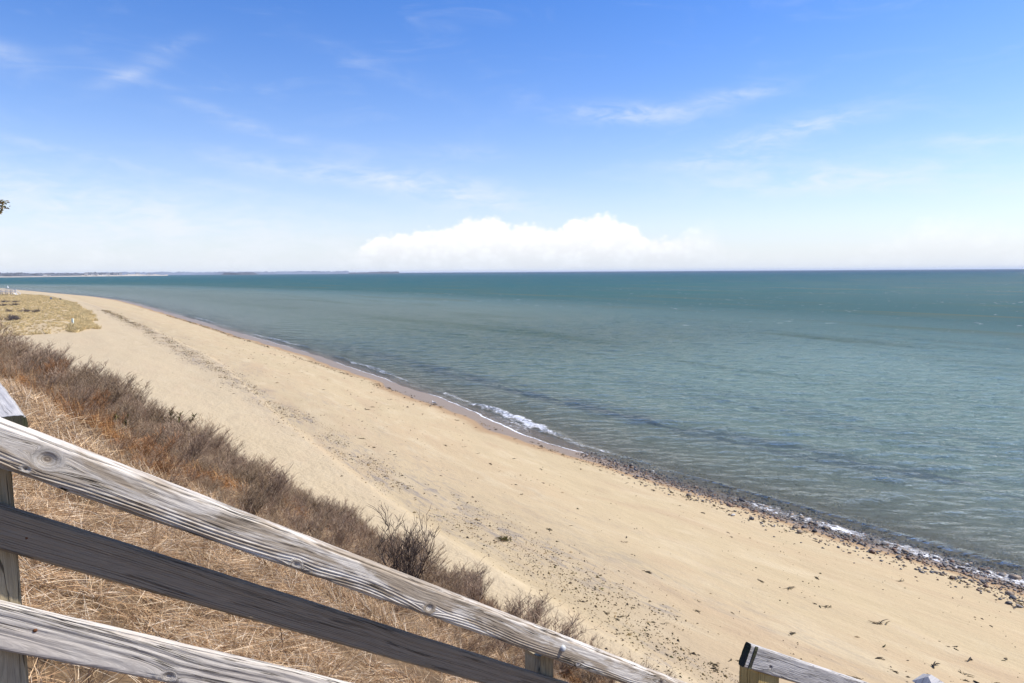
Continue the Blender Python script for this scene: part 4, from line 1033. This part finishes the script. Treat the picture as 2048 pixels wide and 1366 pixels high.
SGRP = ['dark wet cobbles at the waterline', 'grey cobbles at the waterline', 'tan cobbles at the waterline', 'rusty cobbles at the waterline', 'pale cobbles at the waterline']
rs = random.Random(5); placed = []
tries = 0
small = []
def waterband(p): return float(np.interp(p, [4, 12, 20, 30, 40], [2.6, 2.4, 1.9, 1.3, 0.8]))
while len(placed) < 300 and tries < 60000:
    tries += 1
    p = 4.5 + 32 * rs.random() ** 1.6; v = rs.gauss(0.9, waterband(p) * 0.75)      # v: metres landward of the waterline
    if v < -3.2 or v > 4.2: continue
    if rs.random() > np.interp(p, [5, 20, 28, 36], [1, 0.75, 0.35, 0.12]): continue
    q = float(shore(p)) - v; x, y = XY(p, q)
    r = min(0.30, 0.13 * math.exp(rs.gauss(0, .42))) * (1.15 if p < 14 else 1.0)
    if any((x - a) ** 2 + (y - b) ** 2 < (0.62 * (r + c)) ** 2 for a, b, c in placed): continue
    placed.append((x, y, r))
    m_i = rs.choices(range(5), (38, 22, 18, 16, 6))[0]
    if v > 2.4 and m_i == 0: m_i = 1
    o = bpy.data.objects.new('cobble', sm[(rs.randrange(5), m_i)]); COL.objects.link(o)
    z = float(ground_z(x, y)); o.location = (x, y, z + r * 0.20); o.scale = (r * rs.uniform(.9, 1.5), r * rs.uniform(.8, 1.1), r * rs.uniform(.8, 1.25))
    o.rotation_euler = (rs.gauss(0, .15), rs.gauss(0, .15), rs.uniform(0, 6.28))
    tag(o, SLAB[m_i], 'stone', SGRP[m_i])
# countless pebbles between them, on the wet sand and under the shallow water
def pebble_field(name, n, mat_i, seed, label, pfun, size):
    rg = np.random.default_rng(seed); base = sm[(1, mat_i)]
    import bmesh
    bm = bmesh.new(); bmesh.ops.create_icosphere(bm, subdivisions=1, radius=.5)
    bv_ = np.array([v.co[:] for v in bm.verts]); bf_ = np.array([[v.index for v in f.verts] for f in bm.faces]); bm.free()
    p, v = pfun(rg, n); q = shore(p) - v; x, y = XY(p, q); z = ground_z(x, y)
    r = size * np.exp(rg.normal(0, .45, n)); ang = rg.uniform(0, 6.28, n)
    sx2, sy2, sz2 = r * rg.uniform(.9, 1.6, n), r * rg.uniform(.7, 1.1, n), r * rg.uniform(.45, .8, n)
    jit = 1 + rg.normal(0, .12, (n, len(bv_), 1)); vb = bv_[None] * jit
    X = vb[..., 0] * sx2[:, None]; Y = vb[..., 1] * sy2[:, None]; Z = vb[..., 2] * sz2[:, None]
    c_, s__ = np.cos(ang)[:, None], np.sin(ang)[:, None]
    V = np.stack([x[:, None] + X * c_ - Y * s__, y[:, None] + X * s__ + Y * c_, z[:, None] + Z + sz2[:, None] * .2], -1).reshape(-1, 3)
    F = (bf_[None] + (np.arange(n) * len(bv_))[:, None, None]).reshape(-1, 3)
    o = mesh_obj(name, V, F, M_stones[mat_i])
    return tag(o, label, 'pebbles', kind='stuff')
def shore_strip(rg, n):
    p = 4 + 34 * rg.random(n) ** 1.7; v = rg.normal(0.7, 1.2, n) * np.interp(p, [4, 20, 40], [1.25, 1, .6]); return p, v
def shallows(rg, n):
    p = 3 + 34 * rg.random(n) ** 1.2; v = -np.abs(rg.normal(0, 3.2, n)); return p, v
pebble_field('dark_pebbles', 1500, 0, 31, 'small dark wet pebbles strewn along the waterline', shore_strip, 0.082)
pebble_field('grey_pebbles', 800, 1, 32, 'small grey pebbles strewn along the waterline', shore_strip, 0.08)
pebble_field('rusty_pebbles', 1100, 3, 36, 'small rust-brown pebbles strewn along the waterline', shore_strip, 0.085)
pebble_field('tan_pebbles', 1500, 2, 33, 'small tan pebbles strewn along the waterline', shore_strip, 0.08)
pebble_field('sunken_dark_stones', 260, 0, 34, 'dark stones under the shallow water', shallows, 0.16)
pebble_field('sunken_tan_stones', 500, 2, 35, 'tan stones under the shallow water', shallows, 0.15)

# ------------------------------------------------------------------ wrack: dried seaweed and drift bits
WEED = [(0.060, 0.042, 0.020), (0.085, 0.060, 0.025), (0.045, 0.032, 0.018), (0.11, 0.078, 0.03), (0.16, 0.11, 0.05), (0.075, 0.070, 0.022)]
def weed_soup(seed, n, L, flat=1.0, arc_=0.6):
    rng_ = random.Random(seed); s_ = Soup(); main = rng_.uniform(0, 6.28)
    for i in range(n):
        a = main + rng_.gauss(0, .55); l = L * rng_.uniform(.35, 1.0); P = Vector((rng_.gauss(0, L * .22), rng_.gauss(0, L * .16), rng_.uniform(.004, .02 + .05 * L)))
        d = Vector((math.cos(a), math.sin(a), rng_.uniform(0, .25))); pts = [P.copy()]; cv = rng_.gauss(0, arc_)
        for k in range(4):
            d = (d + Vector((-math.sin(a) * cv, math.cos(a) * cv, rng_.gauss(-.06, .15)))).normalized(); P = P + d * l / 4; P.z = max(.003, P.z); pts.append(P.copy())
        col = pick(rng_, WEED, .2); r = L * rng_.uniform(.020, .045) * flat
        s_.tube(pts, [r * .5, r, r * 1.1, r * .8, r * .3], col, 4)
    return s_
wk = [weed_soup(500 + i, (7, 12, 4, 16, 9, 3)[i], 1.0, (1.5, 1.3, 2.2, 1.2, 1.6, 2.4)[i], (.25, .5, .3, .6, .4, .5)[i]).build('seaweed_kind', M_weed, link=False).data for i in range(6)]
rs = random.Random(12)
def weed_at(x, y, s_, k, a, label, group='seaweed clumps on the sand'):
    o = bpy.data.objects.new('seaweed_clump', wk[k]); COL.objects.link(o)
    o.location = (x, y, float(ground_z(x, y)) + .004); o.rotation_euler = (0, 0, a); o.scale = (s_, s_ * .6, s_ * .5)
    return tag(o, label, 'seaweed', group)
for (x, y, s_, k, lb) in ((13.49, 23.95, .62, 0, 'thick dark seaweed clump lying alone on the open sand at right'), (13.6, 20.9, .60, 2, 'slender dark kelp strand near bottom right, below the other strands'),
        (9.69, 22.66, .42, 4, 'small seaweed clump on sand straight above the lower stair rail'), (15.31, 21.71, .62, 2, 'long curved dark kelp strand at the lower right of the beach'),
        (12.21, 25.35, .40, 1, 'tangled seaweed clump in mid beach, right'), (15.22, 22.47, .36, 5, 'short kelp strand beside the long curved one'),
        (14.4, 20.13, .5, 2, 'dark kelp strand at the bottom edge right of the post tip'), (10.36, 27.51, .34, 3, 'olive seaweed tuft on the smooth sand mid beach'),
        (12.6, 22.1, .45, 5, 'hook-shaped seaweed strand above the lower rail'), (11.3, 26.9, .55, 3, 'scattered dark seaweed tangle in the middle of the lower beach')):
    weed_at(x, y, s_ * .82, k, rs.uniform(0, 6.28), lb, None)
cnt = 0
while cnt < 230:
    zone = rs.random()
    p = 7 + 110 * rs.random() ** 1.9
    if zone < .56: q = float(wrackq(p)) + rs.gauss(.1, .75) + (rs.gauss(0, 1.2) if rs.random() < .25 else 0); lb, g_, s_ = 'dark seaweed clump in the drift line below the sand scarp', 'seaweed in the upper drift line', rs.uniform(.10, .25)
    elif zone < .76: q = float(thinq(p)) + rs.gauss(0, .35); lb, g_, s_ = 'dark seaweed bit in the thin drift line beside the wet sand', 'seaweed along the wet sand', rs.uniform(.14, .30)
    else: q = rs.uniform(float(wrackq(p)) + 2, float(thinq(p))); lb, g_, s_ = 'single seaweed bit on the open sand between the drift lines', 'seaweed bits on the open sand', rs.uniform(.12, .32)
    if zone < .56 and float(fbm(np.array([p / 4.0]), np.array([3.]), 70, 3)[0]) < .44: continue
    x, y = XY(p, q)
    if not in_view(np.array(x), np.array(y), np.array(1.0), 20, 20): continue
    s_ *= 1 + min(p, 110) * .010
    weed_at(x, y, s_, rs.randrange(6), math.atan2(.8, -.6) + rs.gauss(0, .9), lb, g_); cnt += 1
def litter(name, n, seed, qf, sig, size, label, pmax, pw, thr):
    rg = np.random.default_rng(seed); s_ = Soup(); k = 0
    rr_ = random.Random(seed)
    p = 6 + pmax * rg.random(n) ** pw; q = qf(p) + rg.normal(0, 1, n) * sig
    keep = fbm(p / 4.0, q / 1.2, 71, 3) + rg.normal(0, .05, n) > thr
    p, q = p[keep], q[keep]; x, y = XY(p, q); z = ground_z(x, y)
    for i in range(len(p)):
        a = math.atan2(.8, -.6) + rg.normal(0, .8); l = size * math.exp(rg.normal(0, .45)) * (1 + p[i] * .011); w = l * rg.uniform(.22, .5)
        d = Vector((math.cos(a), math.sin(a), 0)); e_ = Vector((-d.y, d.x, 0)); P = Vector((x[i], y[i], z[i] + .006)); b = len(s_.v); col = pick(rr_, WEED + [(0.22, 0.16, 0.085), (0.30, 0.22, 0.12)], .2)
        s_.v += [P - d * l * .5, P + e_ * w * .5, P + d * l * .5, P - e_ * w * .5, P + Vector((0, 0, l * rg.uniform(.15, .4)))]; s_.c += [col] * 5
        s_.f += [(b, b + 1, b + 4), (b + 1, b + 2, b + 4), (b + 2, b + 3, b + 4), (b + 3, b, b + 4)]
    o = s_.build(name, M_weed); return tag(o, label, 'seaweed', kind='stuff')
litter('drift_line_litter', 20000, 81, wrackq, 1.0, .052, 'fine seaweed litter of the upper drift line', 260, 2.1, .45)
litter('wet_line_litter', 3200, 82, thinq, .30, .075, 'fine seaweed litter along the edge of the wet sand', 240, 1.7, .46)
litter('open_sand_litter', 2600, 83, lambda p: (wrackq(p) + thinq(p)) / 2, 5.2, .055, 'tiny seaweed crumbs sprinkled over the open sand', 140, 1.6, .50)

# driftwood branch with olive weed in the drift line
e = empty('driftwood_branch', (-0.45, 30.7, float(ground_z(-0.45, 30.7)))); s_ = Soup(); rr_ = random.Random(4)
for k in range(7):
    a = rr_.gauss(2.6, .9); L = rr_.uniform(.35, .8); d = Vector((math.cos(a), math.sin(a), .08)); P = Vector((rr_.gauss(0, .12), rr_.gauss(0, .08), .03))
    s_.tube([P, P + d * L * .5 + Vector((0, 0, .03)), P + d * L], [.022, .016, .006], pick(rr_, [(0.13, 0.085, 0.045), (0.09, 0.06, 0.035)]), 5)
s_.build('branches', M_twig, e); s2 = Soup()
for k in range(70):
    dd = Vector((rr_.uniform(-1, 1), rr_.uniform(-1, 1), rr_.uniform(.1, 1))).normalized(); P = Vector((rr_.gauss(.05, .09), rr_.gauss(.03, .08), .04)); s2.ribbon([P, P + dd * .1, P + dd * .19], .028, dd.orthogonal().normalized(), pick(rr_, [(0.16, 0.14, 0.035), (0.11, 0.10, 0.03)]))
s2.build('foliage', M_leaf, e); tag(e, 'driftwood branch with a tuft of olive leaves in the drift line', 'driftwood')

# ------------------------------------------------------------------ small things
M_white = simple_mat('white_paint', (0.78, 0.78, 0.76), .5, .3, .06, 3)
M_dgrey = simple_mat('dark_grey', (0.10, 0.105, 0.12), .6, .3, .2, 3)
M_bluegrey = simple_mat('blue_grey', (0.34, 0.38, 0.44), .6, .3, .15, 3)
M_mint = simple_mat('pale_green_paint', (0.60, 0.68, 0.62), .6, .3, .1, 3)
M_greywood = simple_mat('far_grey_wood', (0.34, 0.31, 0.28), .8, .2, .25, 1.5)
M_beak = simple_mat('beak_and_legs', (0.55, 0.33, 0.06), .6, .3, .1, 30)
# gull at the edge of the wet sand
def lathe(secs, n=10):
    V = []; F = []
    for (x, yc, zc, ry, rz_) in secs:
        for i in range(n): V.append((x, yc + ry * math.cos(6.2832 * i / n), zc + rz_ * math.sin(6.2832 * i / n)))
    for k in range(len(secs) - 1):
        for i in range(n): F.append([k * n + i, k * n + (i + 1) % n, (k + 1) * n + (i + 1) % n, (k + 1) * n + i])
    F.append(list(range(n))[::-1]); F.append([(len(secs) - 1) * n + i for i in range(n)])
    return V, F
gx_, gy_ = -8.13, 69.74
gull = empty('gull', (gx_, gy_, float(ground_z(gx_, gy_))), R(150))
V, F = lathe([(-.20, 0, .20, .01, .01), (-.12, 0, .205, .05, .045), (0, 0, .215, .085, .08), (.10, 0, .235, .075, .078), (.155, 0, .28, .045, .055), (.185, 0, .335, .036, .042), (.215, 0, .372, .040, .040), (.255, 0, .374, .028, .026), (.275, 0, .370, .010, .010)])
mesh_obj('body', V, F, M_white, gull)
for sgn in (-1, 1):
    V, F = lathe([(-.30, sgn * .02, .20, .006, .008), (-.18, sgn * .055, .225, .018, .035), (-.04, sgn * .082, .245, .018, .052), (.07, sgn * .078, .25, .012, .036), (.10, sgn * .07, .25, .004, .01)]); mesh_obj('wing', V, F, M_dgrey if sgn > 0 else M_bluegrey, gull)
    b = [[], []]; box(b, (-.005, sgn * .03 - .006, 0), (.008, sgn * .03 + .006, .16)); box(b, (-.01, sgn * .03 - .02, 0), (.04, sgn * .03 + .02, .008)); mesh_obj('leg', b[0], b[1], M_beak, gull, False)
V, F = lathe([(.27, 0, .370, .010, .011), (.30, 0, .366, .008, .010), (.325, 0, .355, .002, .003)]); mesh_obj('beak', V, F, M_beak, gull)
tag(gull, 'white gull with dark wings standing at the edge of the wet sand', 'gull')
# marker posts and signs by the dune
def marker(x, y, hgt, w, mp, mb, label, board=True):
    e = empty('marker_post', (x, y, float(ground_z(x, y)) - .1)); b = [[], []]; box(b, (-w / 2, -w / 2, 0), (w / 2, w / 2, hgt)); mesh_obj('post', b[0], b[1], mp, e, False)
    if board: b = [[], []]; box(b, (-.42, -w / 2 - .06, hgt * .35), (.42, -w / 2 - .003, hgt)); mesh_obj('board', b[0], b[1], mb, e, False)
    tag(e, label, 'marker')
marker(-195.9, 290.9, 1.25, .14, M_greywood, M_bluegrey, 'left of two small grey signs at the far edge of the dune')
marker(-191.6, 290.3, 1.25, .14, M_greywood, M_dgrey, 'darker right-hand one of two small signs at the far edge of the dune')
marker(-93.2, 144.6, 1.7, .30, M_mint, M_mint, 'pale green marker post standing in the dune grass', False)
# neighbour's beach stairs far down the shore
st = empty('beach_stairs', (-262.5, 356, float(ground_z(-262.5, 356)) - .2)); ax = Vector((8.94, -1.54, 0)).normalized(); st.rotation_euler = (0, 0, math.atan2(ax.y, ax.x))
b = [[], []]; box(b, (-14, -1.0, 1.3), (4.0, 1.0, 1.5)); mesh_obj('deck', b[0], b[1], M_greywood, st, False)
for k in range(7):
    for yy in (-.95, .95):
        b = [[], []]; box(b, (-14 + k * 3 - .1 + .02 * k, yy - .12, 0), (-14 + k * 3 + .1 + .02 * k, yy + .12, 2.9)); mesh_obj('post', b[0], b[1], M_greywood, st, False)
for zz_ in (2.05, 2.85):
    for yy in (-1.15, 1.15):
        b = [[], []]; box(b, (-14.2, yy - .05, zz_), (4.4, yy + .05, zz_ + .28)); mesh_obj('rail', b[0], b[1], M_white, st, False)
for k in range(6):
    b = [[], []]; box(b, (4.2 + k * .42, -.9, 1.15 - k * .22), (4.66 + k * .42, .9, 1.25 - k * .22)); mesh_obj('tread', b[0], b[1], M_white, st, False)
for yy in (-1.0, 1.0):
    V = [(4.3, yy - .05, 2.6), (4.3, yy + .05, 2.6), (6.9, yy + .05, 1.1), (6.9, yy - .05, 1.1), (4.3, yy - .05, 2.9), (4.3, yy + .05, 2.9), (6.9, yy + .05, 1.4), (6.9, yy - .05, 1.4)]
    mesh_obj('handrail', V, [(0, 3, 2, 1), (4, 5, 6, 7), (0, 1, 5, 4), (1, 2, 6, 5), (2, 3, 7, 6), (3, 0, 4, 7)], M_white, st, False)
    b = [[], []]; box(b, (6.7, yy - .08, 0), (6.95, yy + .08, 1.4)); mesh_obj('post', b[0], b[1], M_white, st, False)
tag(st, 'white-railed wooden beach walkway with steps, far down the shore at left edge', 'stairs')
# buoy and ship
by = empty('buoy', (-546, 742, 0)); V, F = lathe([(-.9, 0, .3, .5, .5), (0, 0, .5, 1.0, .9), (.9, 0, .3, .5, .5)]); mesh_obj('float', V, F, M_white, by)
b = [[], []]; box(b, (-.12, -.12, 1.2), (.12, .12, 2.4)); mesh_obj('mast', b[0], b[1], M_white, by, False); tag(by, 'small white buoy on the water beyond the far bend of the beach', 'buoy')
sh = empty('ship', (890, 7200, 0), R(20)); V = [(-16, -3, 0), (14, -3, 0), (14, 3, 0), (-16, 3, 0), (-17, -3.6, 4), (18, -3, 5), (18, 3, 5), (-17, 3.6, 4)]
mesh_obj('hull', V, [(0, 3, 2, 1), (4, 5, 6, 7), (0, 1, 5, 4), (1, 2, 6, 5), (2, 3, 7, 6), (3, 0, 4, 7)], M_dgrey, sh, False)
b = [[], []]; box(b, (-10, -2.5, 4.5), (0, 2.5, 10)); mesh_obj('wheelhouse', b[0], b[1], M_bluegrey, sh, False); b = [[], []]; box(b, (-5, -.4, 10), (-4.2, .4, 16)); mesh_obj('mast', b[0], b[1], M_dgrey, sh, False)
tag(sh, 'tiny grey ship on the horizon right of centre', 'ship')
# scrap of board and pale litter in the grass
sb = empty('board_scrap', (-7.5, 10.9, float(ground_z(-7.5, 10.9)) + .10)); b = [[], []]; box(b, (-.14, -.025, 0), (.14, .025, .018)); M_cream = simple_mat('bare_board', (0.66, 0.56, 0.38), .7, .2, .12, 20)
o = mesh_obj('board', b[0], b[1], M_cream, sb, False); sb.rotation_euler = (R(-20), R(-28), R(35)); tag(sb, 'short cream board scrap lying in the grass near left edge', 'board')
lt = empty('litter_scrap', (-5.66, 10.05, float(ground_z(-5.66, 10.05)) + .06)); V, F = lathe([(-.13, 0, 0, .012, .008), (-.05, .02, .015, .03, .012), (.04, -.01, .012, .026, .012), (.13, -.03, 0, .008, .006)], 7); mesh_obj('film', V, F, M_white, lt); lt.rotation_euler = (0, R(25), R(-25)); tag(lt, 'crumpled white litter scrap lying in the dead grass', 'litter')

# ------------------------------------------------------------------ sea air: thin even haze that the far shore fades into
M_haze = bpy.data.materials.new('haze'); M_haze.use_nodes = True
t = NT(M_haze.node_tree)
pv_ = t.node('ShaderNodeVolumePrincipled'); pv_.inputs['Color'].default_value = (0.80, 0.88, 1.0, 1); pv_.inputs['Density'].default_value = 0.000034
o_ = t.node('ShaderNodeOutputMaterial'); t.put(o_.inputs['Volume'], pv_.outputs[0])
b = [[], []]; box(b, (-45000, -45000, -12), (45000, 45000, 62)); hz_o = mesh_obj('haze', b[0], b[1], M_haze, None, False); tag(hz_o, 'thin pale sea haze over the whole bay', 'haze', kind='stuff')
